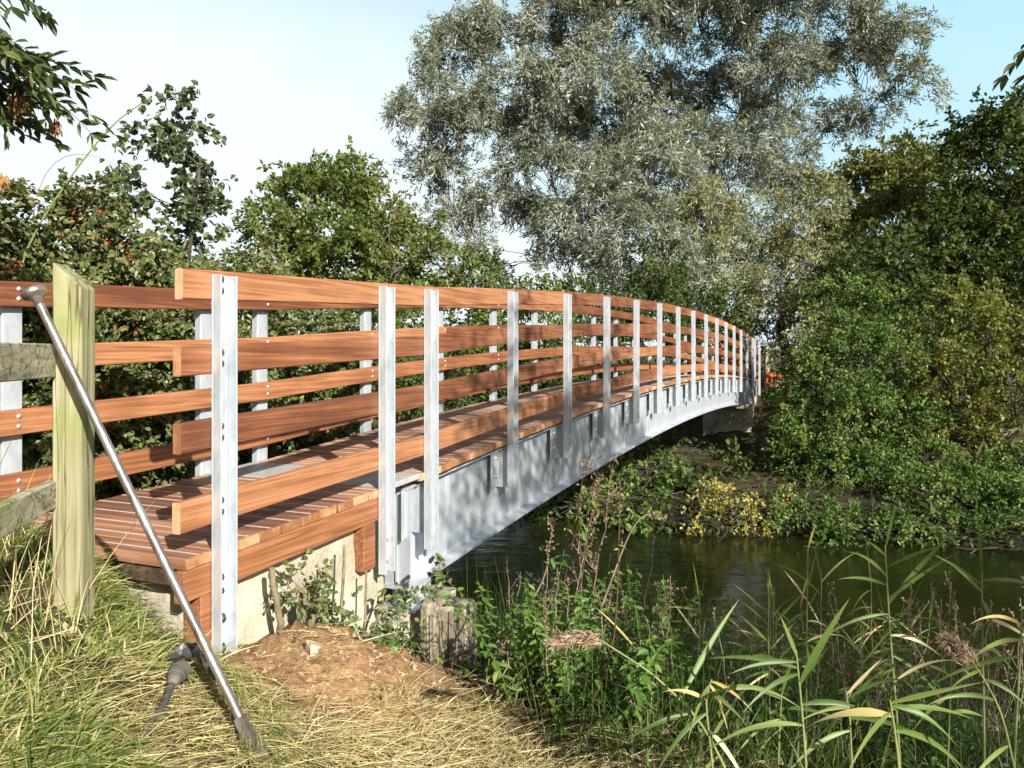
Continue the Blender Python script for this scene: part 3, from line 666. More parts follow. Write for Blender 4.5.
# ------------------------------------------------------------------ woody plants
def woody(name, label, cat, base, lobes, leaf, wid, leafmat, barkmat, group=None, fork=.45, trunk_r=.2, dens=1.0, clump_r=.6, per=140,
          droop=.3, seed=1, oval=False, shell=.5, up=.6, stems=1, spread=.3, berries=0, twigr=.012, crown='crown', trunk='trunk', cvar=.5, sprays=6, hang=0, squash=1.0, dome=-1.0):
    g = np.random.default_rng(seed)
    base = np.array(base, float)
    root = empty(name, base, label, cat, group)
    wood = MB(); cr = MB(); bm = MB()
    lob = np.array([l[:4] for l in lobes], float)
    top = lob[:, :3].mean(0)
    stemtops = []
    for k in range(stems):
        b = base + np.array([*g.normal(0, spread * .5, 2), -.15]) if stems > 1 else base - np.array([0, 0, .2])
        b = b + 0
        tgt = base + (top - base) * fork + np.array([*g.normal(0, spread, 2), 0])
        tgt[2] = base[2] + (top[2] - base[2]) * fork
        mid = (b + tgt) / 2 + np.array([*g.normal(0, .08 + spread * .2, 2), 0])
        q = wiggle(bezier(b, mid, tgt, 8), trunk_r * .18, g)
        tube(wood, q, np.linspace(trunk_r * 1.25, trunk_r * .75, 8), 9 if trunk_r > .1 else 6)
        stemtops.append(q)
    allc = []
    nodes = np.concatenate([q[3:] for q in stemtops]); nrad = np.full(len(nodes), trunk_r * .8)
    fk = nodes.mean(0)
    for (lx, ly, lz, lr, *rest) in sorted(lobes, key=lambda l: float(np.linalg.norm(np.array(l[:3]) - fk))):
        c = np.array([lx, ly, lz]); dist = np.linalg.norm(nodes - c, axis=1)
        cost = dist + .6 * np.maximum(0, nodes[:, 2] - c[2]) + g.uniform(0, .25, len(nodes)) * lr
        ks = int(np.argmin(cost)); s = nodes[ks]
        ctrl = s + (c - s) * np.array([.4, .4, .6]) + g.normal(0, .10, 3) * lr
        limb = wiggle(bezier(s, ctrl, c, 10), lr * .035, g)
        lr0 = min(nrad[ks] * .75, .03 * lr + .3 * trunk_r)
        rads = np.linspace(lr0, max(lr0 * .3, twigr), 10)
        tube(wood, limb, rads, 6, cap=False)
        nodes = np.concatenate([nodes, limb[3:9]]); nrad = np.concatenate([nrad, rads[3:9]])
        nc = max(3, int(dens * (lr / clump_r) ** 2 * 3.2))
        d = nrm(g.normal(0, 1, (nc, 3))); fl = d[:, 2] < dome; d[fl, 2] *= -1
        rr = shell + (1 - shell) * g.random((nc, 1)) ** .7
        sqz = np.array([1, 1, squash * (rest[0] if rest else 1)])
        C = c + d * lr * rr * sqz * g.uniform(.85, 1.18, (nc, 1))
        for ci in range(nc):
            if g.random() < .75:
                s0 = limb[g.integers(3, 10)]
                e = C[ci]; mid = (s0 + e) / 2 + np.array([0, 0, .12 * lr]) + g.normal(0, .05, 3) * lr
                tw = wiggle(bezier(s0, mid, e, 6), lr * .02, g)
                tube(wood, tw, np.linspace(max(lr0 * .2, twigr * 1.1), twigr * .4, 6), 4, cap=False)
        allc.append(np.concatenate([C, d], 1))
    A = np.concatenate(allc); nC = len(A)
    A = A[A[:, 2] > gz(A[:, 0], A[:, 1]) + .02]
    nC = len(A)
    # sprays
    C = np.repeat(A[:, :3], sprays, 0); out = np.repeat(A[:, 3:], sprays, 0)
    crv = np.repeat(g.random(nC), sprays)
    o = C + g.normal(0, clump_r * .33, C.shape)
    sd = nrm(out * .6 + g.normal(0, .8, C.shape) + np.array([0, 0, -droop]))
    m = per // sprays
    P0 = np.repeat(o, m, 0); sd = np.repeat(sd, m, 0); t = g.random((len(P0), 1)) ** .8
    P = P0 + sd * t * clump_r * 1.1 + np.array([0, 0, -1]) * (droop + hang) * t * t * clump_r * .7 + g.normal(0, clump_r * .11, P0.shape)
    ld = nrm(sd * .8 + g.normal(0, .55, P.shape) + np.array([0, 0, -droop * .6]))
    ln = g.normal(0, .8, P.shape) + np.array([0, 0, up])
    rv = np.clip((1 - cvar) * g.random(len(P)) + cvar * np.repeat(crv, m) + g.normal(0, .08, len(P)), 0, 1)
    L = leaf * g.uniform(.6, 1.25, len(P))
    keep = P[:, 2] > gz(P[:, 0], P[:, 1]) + .01
    leaves(cr, P[keep], ld[keep], ln[keep], L[keep], (wid * g.uniform(.75, 1.2, len(P)))[keep], 0, rv[keep], oval)
    if trunk: wood.build(trunk, barkmat, root, base)
    cr.build(crown, leafmat, root, base)
    if berries:
        bi = g.choice(len(P), berries, replace=False); bb = P[bi]
        nb2 = len(bb); r = .0125
        # clusters of octahedra
        off = np.array([[1, 0, 0], [-1, 0, 0], [0, 1, 0], [0, -1, 0], [0, 0, 1], [0, 0, -1]]) * r
        pp = np.repeat(bb, 4, 0) + g.normal(0, .022, (nb2 * 4, 3))
        V = (pp[:, None, :] + off[None]).reshape(-1, 3)
        T = np.array([[0, 2, 4], [2, 1, 4], [1, 3, 4], [3, 0, 4], [2, 0, 5], [1, 2, 5], [3, 1, 5], [0, 3, 5]])
        Fc = ((np.arange(len(pp)) * 6)[:, None, None] + T[None]).reshape(-1, 3)
        b = MB(); b.add(V, Fc, 0, np.repeat(g.random(len(pp)), 8), True); b.build('berry', M['berry'], root, base)['kind'] = 'stuff'
    return root
def LP(x, y, z, rpx, dz=0, sq=1.0):        # lobe from where it is seen
    z = z + dz; p = W(x, y, z); return (p[0], p[1], p[2], rpx * z / F, sq)
def base_at(x, z):
    X = (x - 512) / F * z; return (X, z, float(gz(X, z)))

# big willow
wl = [(425, 112, 34, 0), (455, 68, 40, 1), (472, 132, 44, 0), (440, 178, 36, 1), (502, 42, 38, 1), (522, 105, 44, -1), (560, 25, 48, 0), (592, 82, 46, -1), (546, 165, 44, 0), (595, 140, 38, 4),
      (600, 220, 48, -3), (655, 185, 52, -3), (640, 245, 46, -5), (566, 250, 34, -2), (700, 225, 46, -3), (690, 285, 48, -5), (745, 258, 46, -2), (622, 290, 40, -4), (640, 15, 58, -1), (700, 30, 56, 0), (652, 105, 42, 3), (722, 105, 40, 3),
      (762, 18, 52, -1), (782, 76, 42, 0), (745, 165, 42, 0), (802, 195, 34, 0), (822, 15, 46, 0), (852, 66, 40, 1), (888, 40, 34, -1), (912, 82, 22, -1), (876, 108, 22, 0), (840, 125, 22, 1), (785, 160, 22, 1),
      (590, -55, 80, 1), (710, -75, 95, 0), (810, -50, 75, 1), (455, 228, 28, 1), (430, 252, 20, 0), (502, 205, 30, 1), (480, 272, 24, 0), (530, 215, 26, 2), (690, 152, 42, 1), (640, 155, 38, 2), (768, 128, 34, 1), (610, 180, 34, 1), (555, 110, 36, 2)]
root = woody('willow_tree', 'huge silvery grey-green willow towering behind the middle of the footbridge', 'tree', base_at(690, 35), [LP(x, y, 35, r, d * 1.1) for x, y, r, d in wl],
      .29, .056, M['willow'], M['bark'], fork=.42, trunk_r=.62, dens=1.0, clump_r=.66, per=261, droop=.3, hang=.5, seed=11, cvar=.68, shell=.55, dome=-.25, up=.5, twigr=.018, sprays=9)
wl2 = [(800, 215, 40, 0), (790, 280, 45, -1), (835, 262, 36, -1), (745, 300, 40, -2), (705, 215, 42, -1)]
woody('willow_tree', 'smaller olive-green willow hanging over the far end of the footbridge', 'tree', base_at(790, 31), [LP(x, y, 31, r, d) for x, y, r, d in wl2],
      .22, .05, M['willow_yel'], M['bark'], fork=.5, trunk_r=.22, dens=1.2, clump_r=.6, per=190, droop=.5, hang=.5, seed=12, shell=.4, cvar=.4, sprays=8)

# far left trees
woody('rounded_tree', 'rounded mid-green tree showing above the left railing', 'tree', base_at(330, 23), [LP(315, 205, 23, 42), LP(350, 195, 23, 34, 1), LP(280, 240, 23, 38, -.5), LP(330, 255, 23, 50, -1), LP(385, 255, 23, 40, .3), LP(375, 215, 23, 26, .5), LP(300, 290, 23, 45, -1), LP(390, 300, 23, 45, 0)],
      .17, .09, M['green_mid'], M['bark'], fork=.4, trunk_r=.14, dens=1.15, clump_r=.42, per=110, droop=.2, seed=21, shell=.55, dome=-.2)
woody('slender_tree', 'slender sparse young tree between the rounded tree and the willow', 'tree', base_at(392, 21), [LP(385, 170, 21, 13), LP(392, 200, 21, 15), LP(388, 235, 21, 20), LP(400, 265, 21, 24)],
      .13, .07, M['green_olive'], M['bark_pale'], fork=.55, trunk_r=.05, dens=.45, clump_r=.26, per=40, droop=.2, seed=22, shell=.3, sprays=4)
woody('leafy_shrub', 'dark shrub filling the gap beneath the willow left of centre', 'shrub', base_at(440, 22), [LP(430, 262, 22, 34), LP(475, 285, 22, 34), LP(420, 310, 22, 40), LP(460, 330, 22, 40), LP(515, 285, 22.5, 30), LP(545, 305, 22.5, 30)],
      .15, .08, M['green_mid'], M['bark'], fork=.3, trunk_r=.06, dens=1.0, clump_r=.4, per=90, seed=23, shell=.4)
woody('leafy_shrub', 'low olive shrub against the sky left of the rounded tree', 'shrub', base_at(235, 17), [LP(228, 275, 17, 26), LP(262, 262, 17, 22), LP(240, 300, 17, 36), LP(205, 290, 17, 26)],
      .12, .06, M['green_olive'], M['bark'], fork=.3, trunk_r=.05, dens=1.0, clump_r=.3, per=80, seed=24, shell=.4)
# undergrowth on the far bank seen through the railings
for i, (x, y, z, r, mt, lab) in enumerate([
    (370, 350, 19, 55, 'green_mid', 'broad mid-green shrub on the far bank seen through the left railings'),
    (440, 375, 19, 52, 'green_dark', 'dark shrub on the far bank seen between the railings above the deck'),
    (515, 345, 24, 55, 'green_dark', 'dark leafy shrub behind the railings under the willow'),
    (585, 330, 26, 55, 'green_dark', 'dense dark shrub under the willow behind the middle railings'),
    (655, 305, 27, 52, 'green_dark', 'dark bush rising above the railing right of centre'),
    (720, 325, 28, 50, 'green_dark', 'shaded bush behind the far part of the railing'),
    (735, 480, 18.2, 22, 'green_dark', 'added dark low shrub standing in for shade on the slope before the far abutment'),  # added with the next one: dark leaves stand in for shade on the slope
    (695, 490, 16.8, 18, 'green_dark', 'small dark shrub added in place of shade on the far bank left of the yellow shrub'),
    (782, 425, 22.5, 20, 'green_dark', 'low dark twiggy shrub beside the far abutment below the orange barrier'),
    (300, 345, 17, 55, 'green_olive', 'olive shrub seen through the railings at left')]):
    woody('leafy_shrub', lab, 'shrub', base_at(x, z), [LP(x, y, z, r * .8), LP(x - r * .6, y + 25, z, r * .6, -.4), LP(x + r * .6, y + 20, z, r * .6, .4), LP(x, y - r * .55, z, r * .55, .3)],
          .15, .08, M[mt], M['bark'], fork=.3, trunk_r=.06, dens=.95, clump_r=.42, per=90, seed=30 + i, shell=.4, stems=3, trunk='stem', crown='foliage')

# right-hand wood
woody('woodland_tree', 'tall olive-green tree on the skyline right of the willow', 'tree', base_at(905, 33), [LP(895, 175, 33, 42), LP(860, 205, 33, 40), LP(935, 180, 33, 40, 1), LP(900, 235, 33, 55, -1), LP(840, 250, 33, 36, -1), LP(950, 235, 33, 45)],
      .22, .12, M['green_olive'], M['bark'], fork=.45, trunk_r=.25, dens=1.1, clump_r=.6, per=110, seed=41, shell=.55, dome=-.2)
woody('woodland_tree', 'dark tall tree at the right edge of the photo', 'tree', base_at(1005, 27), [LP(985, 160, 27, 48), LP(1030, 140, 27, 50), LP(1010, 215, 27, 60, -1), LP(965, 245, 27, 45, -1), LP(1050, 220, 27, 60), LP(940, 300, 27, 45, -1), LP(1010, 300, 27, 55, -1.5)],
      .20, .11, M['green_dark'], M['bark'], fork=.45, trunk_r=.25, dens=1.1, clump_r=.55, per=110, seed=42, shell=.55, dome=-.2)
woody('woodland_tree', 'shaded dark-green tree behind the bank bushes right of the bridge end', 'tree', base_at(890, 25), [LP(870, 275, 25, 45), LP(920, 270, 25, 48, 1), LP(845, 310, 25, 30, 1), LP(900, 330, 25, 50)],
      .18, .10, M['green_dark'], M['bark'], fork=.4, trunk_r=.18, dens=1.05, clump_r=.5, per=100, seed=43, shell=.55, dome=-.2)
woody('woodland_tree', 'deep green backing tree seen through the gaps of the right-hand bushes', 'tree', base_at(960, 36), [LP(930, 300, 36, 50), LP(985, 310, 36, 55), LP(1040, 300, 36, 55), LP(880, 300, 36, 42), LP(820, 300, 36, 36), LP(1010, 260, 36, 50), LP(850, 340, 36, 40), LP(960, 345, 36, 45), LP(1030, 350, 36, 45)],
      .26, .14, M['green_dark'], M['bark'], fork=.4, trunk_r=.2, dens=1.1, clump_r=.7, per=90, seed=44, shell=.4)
# bushes of the far bank
woody('bank_bush', 'large fresh-green bush leaning out over the far waterline', 'bush', base_at(850, 19.5), [LP(842, 325, 19, 38), LP(862, 365, 19, 48, -.3), LP(822, 385, 19, 44, .2), LP(845, 430, 19, 58, -.6), LP(890, 425, 19, 46, -.4), LP(810, 440, 19, 42, .2), LP(830, 485, 18.2, 46, -.4), LP(880, 490, 18, 46, -.5), LP(800, 480, 18.6, 30), LP(905, 526, 14.6, 28, 0, .5), LP(850, 530, 14.2, 28, 0, .5), LP(890, 537, 14, 22, 0, .6), LP(825, 535, 14, 20, 0, .6), LP(808, 520, 14.4, 26, 0, .6), LP(800, 455, 18, 26), LP(785, 503, 15.6, 20), LP(870, 300, 19, 20), LP(838, 290, 19, 16), LP(880, 340, 19, 26, .3)],
      .095, .052, M['bush_leaf'], M['bark'], fork=.3, trunk_r=.04, dens=.85, clump_r=.29, per=125, seed=51, shell=.5, dome=-.35, stems=7, spread=.7, trunk='stem', crown='foliage', cvar=.4)
woody('bank_bush', 'yellowing bush at the right edge above the far waterline', 'bush', base_at(985, 19), [LP(960, 330, 19, 44), LP(1000, 350, 19, 50), LP(955, 385, 18.6, 42, -.4), LP(1010, 410, 18.6, 48, -.3), LP(975, 430, 18.4, 38), LP(1045, 350, 19, 50)],
      .125, .07, M['bush_yellow'], M['bark_pale'], fork=.35, trunk_r=.05, dens=.8, clump_r=.34, per=85, seed=52, shell=.5, dome=-.35, stems=5, spread=.6, trunk='stem', crown='foliage', cvar=.35)
woody('bank_bush', 'low dark-green bush overhanging the water at the right', 'bush', base_at(970, 18.2), [LP(945, 490, 17.2, 34), LP(990, 495, 17, 36), LP(1030, 480, 17, 40), LP(950, 530, 14.4, 26, 0, .6), LP(985, 532, 14.2, 24, 0, .6), LP(1020, 532, 14, 26, 0, .6), LP(935, 540, 13.9, 20, 0, .6), LP(970, 540, 13.9, 22, 0, .6), LP(1005, 541, 13.8, 22, 0, .6), LP(1035, 541, 13.7, 22, 0, .6), LP(1050, 505, 14.6, 34), LP(920, 462, 18, 30), LP(930, 505, 15.6, 34), LP(985, 505, 15.4, 34), LP(1030, 510, 15, 30)],
      .092, .05, M['bush_leaf'], M['bark'], fork=.3, trunk_r=.03, dens=.9, clump_r=.29, per=115, seed=53, shell=.5, dome=-.35, stems=6, spread=.8, trunk='stem', crown='foliage')
woody('bank_bush', 'dark shaded bush filling the wood behind the yellowing bush', 'bush', base_at(985, 22), [LP(960, 400, 22, 55), LP(1020, 390, 22, 60), LP(925, 400, 22, 45), LP(1000, 460, 21, 50)],
      .15, .08, M['green_dark'], M['bark'], fork=.3, trunk_r=.06, dens=.9, clump_r=.42, per=85, seed=54, shell=.4, stems=4, trunk='stem', crown='foliage')
woody('bank_bush', 'small pale bush beside the far bridge end', 'bush', base_at(800, 25), [LP(792, 345, 25, 22), LP(808, 375, 24, 28), LP(795, 410, 24, 24), LP(815, 330, 25, 26)],
      .13, .06, M['willow_yel'], M['bark'], fork=.3, trunk_r=.04, dens=.9, clump_r=.32, per=70, seed=55, shell=.4, stems=4, trunk='stem', crown='foliage')
woody('yellow_shrub', 'bright yellow-leaved low shrub on the far waterline under the bridge end', 'shrub', base_at(725, 15.0), [LP(700, 508, 15.1, 20), LP(735, 515, 14.8, 24), LP(768, 508, 15, 20), LP(720, 492, 15.3, 15), LP(690, 525, 14.6, 14), LP(752, 528, 14.5, 16)],
      .075, .045, M['yellow'], M['bark_pale'], fork=.3, trunk_r=.02, dens=.8, clump_r=.2, per=65, seed=56, shell=.4, stems=6, spread=.5, trunk='stem', crown='foliage', sprays=5)
woody('bramble_bush', 'light green bramble thicket under the middle of the girder on the far bank', 'bush', base_at(610, 17.6), [LP(580, 490, 17.2, 26), LP(615, 470, 17.6, 30), LP(640, 495, 17.3, 24), LP(590, 455, 19, 26), LP(545, 500, 17, 20), LP(650, 470, 18.4, 24), LP(600, 503, 15.6, 24), LP(640, 514, 14.6, 18), LP(560, 508, 15.6, 20), LP(665, 508, 14.8, 18), LP(620, 512, 15, 16), LP(525, 505, 16, 16)],
      .11, .075, M['bush_leaf'], M['bark'], fork=.3, trunk_r=.03, dens=.8, clump_r=.28, per=60, seed=57, shell=.4, stems=5, spread=.6, trunk='stem', crown='foliage', sprays=5)
woody('bramble_bush', 'dark brown-green bramble in the shade before the far abutment', 'bush', base_at(680, 20.5), [LP(670, 460, 20.5, 24), LP(640, 445, 21, 28), LP(700, 475, 19.6, 20)],
      .11, .07, M['green_dark'], M['bark'], fork=.3, trunk_r=.03, dens=.6, clump_r=.3, per=48, seed=58, shell=.4, stems=4, spread=.5, trunk='stem', crown='foliage', sprays=4)

# near-left hedge
hb = [(-35, 5.2, 150, 'tall hawthorn bush heavy with red berries at the left edge behind the railing', 170), (35, 5.4, 150, 'berry-laden hawthorn bush behind the timber fence post', 170), (100, 5.7, 205, 'hawthorn bush with red berries between the fence post and the slim young tree', 140),
      (165, 6.0, 238, 'twiggy hawthorn bush with red berries left of the end of the near handrail', 110), (235, 6.5, 258, 'low hawthorn bush behind the first near post with few berries', 50), (320, 7.1, 292, 'low leafy hawthorn bush behind the second pair of posts', 20)]
for i, (px, z, yt, lab, nb) in enumerate(hb):
    X0 = (px - 512) / F * z; p = np.array([X0, z, float(gz(X0, z))]); hh = EYE + (352 - yt) * z / F - p[2]
    lo = []
    g = np.random.default_rng(60 + i)
    for k in range(20):
        f = (k + g.random()) / 20; w_ = .55 - .3 * f
        lo.append((X0 + g.uniform(-w_, w_), z + g.uniform(-.25, .55), p[2] + .1 + (hh - .35) * f, g.uniform(.28, .42) * (1.15 - .35 * f)))
    woody('hawthorn_bush', lab, 'bush', p, lo, .050, .036, M['hedge'], M['bark_pale'], fork=.2, trunk_r=.016, dens=.95, clump_r=.14, per=70, seed=70 + i, shell=.1, stems=10, spread=.5, berries=int(nb * 1.3), twigr=.0035, trunk='stem', crown='foliage', oval=True, sprays=5, cvar=.35, droop=.1)
for i, (x, y, z, r, mt, lab) in enumerate([
    (-60, 250, 24, 75, 'green_olive', 'olive tree on the far bank at the far left behind the hawthorns'),
    (60, 300, 23, 70, 'green_mid', 'green shrub on the far bank behind the long bramble cane'),
    (150, 305, 24, 60, 'green_olive', 'olive shrub on the far bank behind the slim young tree'),
    (225, 330, 20, 55, 'green_mid', 'green shrub on the far bank left of the rounded tree')]):
    woody('leafy_shrub', lab, 'shrub', base_at(x, z), [LP(x, y, z, r * .8), LP(x - r * .6, y + 25, z, r * .6, -.4), LP(x + r * .6, y + 20, z, r * .6, .4), LP(x, y + r * .7, z, r * .7, .3)],
          .15, .08, M[mt], M['bark'], fork=.3, trunk_r=.06, dens=.95, clump_r=.42, per=90, seed=130 + i, shell=.4, stems=3, trunk='stem', crown='foliage')
# sapling
sp = DV(3.75, 6.6); sp = W(176, 300, 6.6); sp[2] = float(gz(sp[0], sp[1]))
woody('young_alder_tree', 'slim young tree with round dark leaves standing against the sky at left', 'tree', sp,
      [LP(172, 92, 6.6, 18), LP(182, 122, 6.6, 26), LP(150, 130, 6.6, 16), LP(175, 150, 6.6, 26), LP(212, 185, 6.6, 22, .1), LP(180, 200, 6.6, 32, -.1), LP(140, 200, 6.6, 26), LP(115, 190, 6.6, 14), LP(170, 245, 6.6, 34), LP(215, 215, 6.6, 16)],
      .066, .052, M['sapling'], M['bark'], fork=1.0, trunk_r=.018, dens=.75, clump_r=.14, per=40, droop=.1, seed=80, shell=.15, oval=True, sprays=4, twigr=.004, cvar=.3)

# ash trees: pinnate leaves on hanging twigs
def ash(name, label, base, fork, crownlobes, twigs, seed, keys=None, dens=.8):
    root = woody(name, label, 'tree', base, crownlobes, .10, .035, M['ash'], M['bark_pale'], fork=fork, trunk_r=.11, dens=dens, clump_r=.4, per=90, droop=.3, seed=seed, shell=.2, oval=True)
    g = np.random.default_rng(seed + 1)
    tw = MB(); lf = MB()
    for (s, e, nl) in twigs:
        s = np.array(s, float); e = np.array(e, float)
        q = wiggle(bezier(s, (s + e) / 2 + np.array([0, 0, .12]), e, 9), .008, g)
        tube(tw, q, np.linspace(.011, .003, 9), 5, cap=False)
        for k in range(nl):
            t = .25 + .75 * k / max(1, nl - 1); p = q[int(t * 8)]
            dirn = nrm((e - s)[None])[0] * .8 + g.normal(0, .38, 3) + np.array([0, 0, -.22]); dirn = nrm(dirn[None])[0]
            Lr = g.uniform(.20, .29); rach = bezier(p, p + dirn * Lr * .5 + np.array([0, 0, .02]), p + dirn * Lr + np.array([0, 0, -.05]), 6)
            tube(tw, rach, .0016, 3, cap=False)
            s1, u1, a1 = basis(dirn); n_ = np.array([0, 0, 1.]) + g.normal(0, .4, 3); sdv = nrm(np.cross(dirn, n_)[None])[0]
            pairs = 5; PP = []; DD = []
            for j in range(1, pairs + 1):
                b = rach[j]; 
                for sg in (-1, 1): PP.append(b); DD.append(sdv * sg * .8 + dirn * .65 + np.array([0, 0, -.25]) + g.normal(0, .12, 3))
            PP.append(rach[-1]); DD.append(dirn)
            leaves(lf, np.array(PP), np.array(DD), np.tile(n_, (len(PP), 1)) + g.normal(0, .3, (len(PP), 3)), g.uniform(.075, .105, len(PP)), g.uniform(.026, .036, len(PP)), 0, np.clip(g.normal(.4, .25, len(PP)), 0, 1), True)
    br = tw.build('branch', M['bark_pale'], root, base); lfo = lf.build('leaf_spray', M['ash'], br, (0, 0, 0)); lfo['kind'] = 'stuff'; lfo.location = -np.array(base)
    br.children[0].location = (0, 0, 0); br.children[0].data.transform(__import__('mathutils').Matrix.Translation(-__import__('mathutils').Vector(base)))
    if keys:
        for (c, r, n) in keys:
            kb = MB(); P = np.array(c) + g.normal(0, r * .4, (n, 3)) * np.array([.8, .8, 1.1]); P[:, 2] += r * .4
            leaves(kb, P, g.normal(0, .3, (n, 3)) + np.array([0, 0, -1]), g.normal(0, 1, (n, 3)), .035, .009, 0, g.random(n), True)
            kb.build('seed_bunch', M['keys'], root, base)
    return root
ab = DV(.1, 4.9); ab[2] = float(gz(ab[0], ab[1]))
tg = []
for (x0, y0, x1, y1, z, n) in ((-60, -50, 12, -8, 3.4, 6), (-120, 30, 30, 60, 3.5, 13), (-110, 70, 35, 88, 3.6, 13), (-90, 10, 0, 50, 3.3, 10), (-120, 60, 52, 96, 3.5, 9), (-120, 90, 5, 120, 3.6, 10)):
    tg.append((W(x0, y0, z), W(x1, y1, z), n))
ash('ash_tree', 'ash tree whose leafy twigs with brown seed bunches hang in at the top left corner', tuple(ab), .6,
    [(*W(-190, -20, 3.6), .6), (*W(-260, 60, 3.8), .7), (*W(-180, 150, 4.0), .5), (*W(-230, -140, 3.8), .7)], tg, 90, [(W(20, 108, 3.5), .05, 110), (W(54, 128, 3.55), .035, 60), (W(4, 182, 3.6), .035, 50)])
rb = (6.4, -.4, float(gz(6.4, -.4)))
ash('ash_tree', 'ash tree on the near bank whose leaf tips hang in at the top right corner', rb, .6,
    [(4.9, 1.3, 6.6, 1.15), (4.2, .2, 6.7, 1.0), (3.7, -.8, 6.6, .8), (6.0, .6, 7.6, 1.3), (6.8, -.6, 7.0, 1.3), (5.3, -3.2, 6.3, 1.2), (4.9, -2.6, 5.6, .9), (6.2, -2.6, 7.2, 1.2)],
    [(W(1180, -30, 3.6), W(1050, 22, 3.6), 5), (W(1170, 20, 3.6), W(1062, 50, 3.6), 4), (W(1170, -60, 3.6), W(1075, -5, 3.6), 5)], 95, dens=1.15)

# bare arching bramble canes against the sky
def cane(pts, r, label, cat='cane', name='bramble_cane', mat='stem_green', leafn=0, seed=1, lm='bramble', lsize=.06, group=None):
    g = np.random.default_rng(seed); pts = np.array(pts, float)
    t = np.linspace(0, len(pts) - 1, 16); q = np.stack([np.interp(t, np.arange(len(pts)), pts[:, k]) for k in range(3)], -1)
    for _ in range(3): q[1:-1] = (q[:-2] + 2 * q[1:-1] + q[2:]) / 4
    b = q[0]; root = empty(name, b, label, cat, group)
    m = MB(); tube(m, q, np.linspace(r, r * .35, 16), 6); m.build('stem', M[mat], root, b)
    if leafn:
        m = MB(); k = g.integers(3, 16, leafn); P = q[k] + g.normal(0, .015, (leafn, 3))
        leaves(m, P, g.normal(0, 1, (leafn, 3)) + [0, 0, -.4], g.normal(0, .5, (leafn, 3)) + [0, 0, 1], lsize * g.uniform(.6, 1.2, leafn), lsize * .6, 0, g.random(leafn), True)
        m.build('foliage', M[lm], root, b)
    return root
def on_ground(p): p = np.array(p); p[2] = float(gz(p[0], p[1])); return p
cane([on_ground(W(-10, 420, 5.3)), W(8, 275, 5.3), W(60, 190, 5.3), W(112, 122, 5.3), W(150, 98, 5.35)], .010, 'long straight bramble cane crossing the sky behind the fence post', seed=3, leafn=16)
cane([on_ground(W(30, 440, 5.6)), W(25, 200, 5.6), W(60, 152, 5.6), W(100, 155, 5.6), W(125, 172, 5.6)], .004, 'thin arching bramble cane bending over beside the long straight cane', seed=4, leafn=6, mat='stem_brown')

# ------------------------------------------------------------------ brambles by the abutment
ZF = lambda x, d=.1: 1722 * 1.2407 / (847 - x) - d
p = on_ground(W(305, 625, ZF(305)))
woody('bramble_bush', 'cut-back bramble with upright sawn stems against the concrete abutment', 'bush', p,
      [LP(295, 592, ZF(295, .15), 18), LP(325, 602, ZF(325, .15), 18), LP(340, 628, ZF(340, .2), 20), LP(372, 640, ZF(372, .25), 22), LP(312, 572, ZF(312, .12), 14), LP(398, 652, ZF(398, .4), 22), LP(318, 630, ZF(318, .2), 18)], .036, .027, M['bramble'], M['stem_cut'], fork=.4, trunk_r=.006, dens=1.3, clump_r=.075, per=22, seed=100, shell=.2, stems=5, spread=.12, oval=True, twigr=.003, trunk='stem', crown='foliage', sprays=4)
for i, (x0, y0, x1, y1, r) in enumerate([(282, 640, 272, 568, .017), (297, 640, 303, 590, .022), (306, 640, 318, 585, .02), (340, 635, 344, 545, .009), (362, 640, 366, 570, .008), (322, 635, 326, 560, .007), (358, 655, 383, 592, .011)]):
    a = on_ground(W(x0, y0, ZF(x0, .12))); a[2] -= .05; b = W(x1, y1, ZF(x1, .1))
    m = MB(); mid = (a + b) / 2 + [(.05 if i == 6 else .01), 0, -.02]
    tube(m, wiggle(bezier(a, mid, b, 7), .004), np.linspace(r, r * .85, 7), 8); 
    tag(m.build('cut_stem', M['stem_cut'], None, a), ['thick leaning cut stem at the left of the bramble by the abutment', 'stout short cut stem in the bramble by the abutment', 'second stout cut stem just right of the stout short one', 'tall thin cut stem before the pale concrete', 'tall thin cut stem below the wooden leg', 'thin dark cut stem among the bramble leaves', 'curved pale cut stem bowing towards the bridge bearing'][i], 'stem')
p = on_ground(W(430, 640, 4.55))
woody('bramble_bush', 'trailing bramble draped over the weathered timber pile', 'bush', p, [LP(415, 590, 4.5, 14), LP(445, 582, 4.45, 13), LP(402, 625, 4.45, 18), LP(415, 640, 4.4, 16), LP(392, 660, 4.3, 18)],
      .040, .029, M['bramble'], M['stem_green'], fork=.3, trunk_r=.004, dens=1.0, clump_r=.085, per=20, seed=104, shell=.2, stems=4, spread=.1, oval=True, twigr=.003, trunk='stem', crown='foliage', sprays=4)

# ------------------------------------------------------------------ grasses
def in_px(x0, x1, y0, y1, n, g):
    # scatter on the ground inside a patch of the near bank
    X = g.uniform(x0, x1, n); Y = g.uniform(y0, y1, n); return X, Y
g = np.random.default_rng(200)
X, Y = in_px(-3.6, -.5, 1.2, 3.9, 120000, g); D, V = toDV(X, Y)
den = sst(-.72, -1.2, X + .18 * np.sin(Y * 4) + .12 * np.sin(Y * 11 + X * 5)) * sst(3.55, 3.1, Y)
den = np.maximum(den * sst(2.46, 2.3, D), sst(3.75, 4.2, V) * .7)
den *= np.where((V > 2.5) & (V < 4.0) & (D > 2.45), 0, 1)
den *= np.clip(np.hypot(X - sb[0], (Y - sb[1] + .12) * .8) / .16 - .9, 0, 1) * np.clip(.75 + .45 * np.sin(X * 7 + 2 * np.sin(Y * 5)) * np.sin(Y * 8 + X * 2), .12, 1)
k = g.random(len(X)) < den; X, Y = X[k], Y[k]
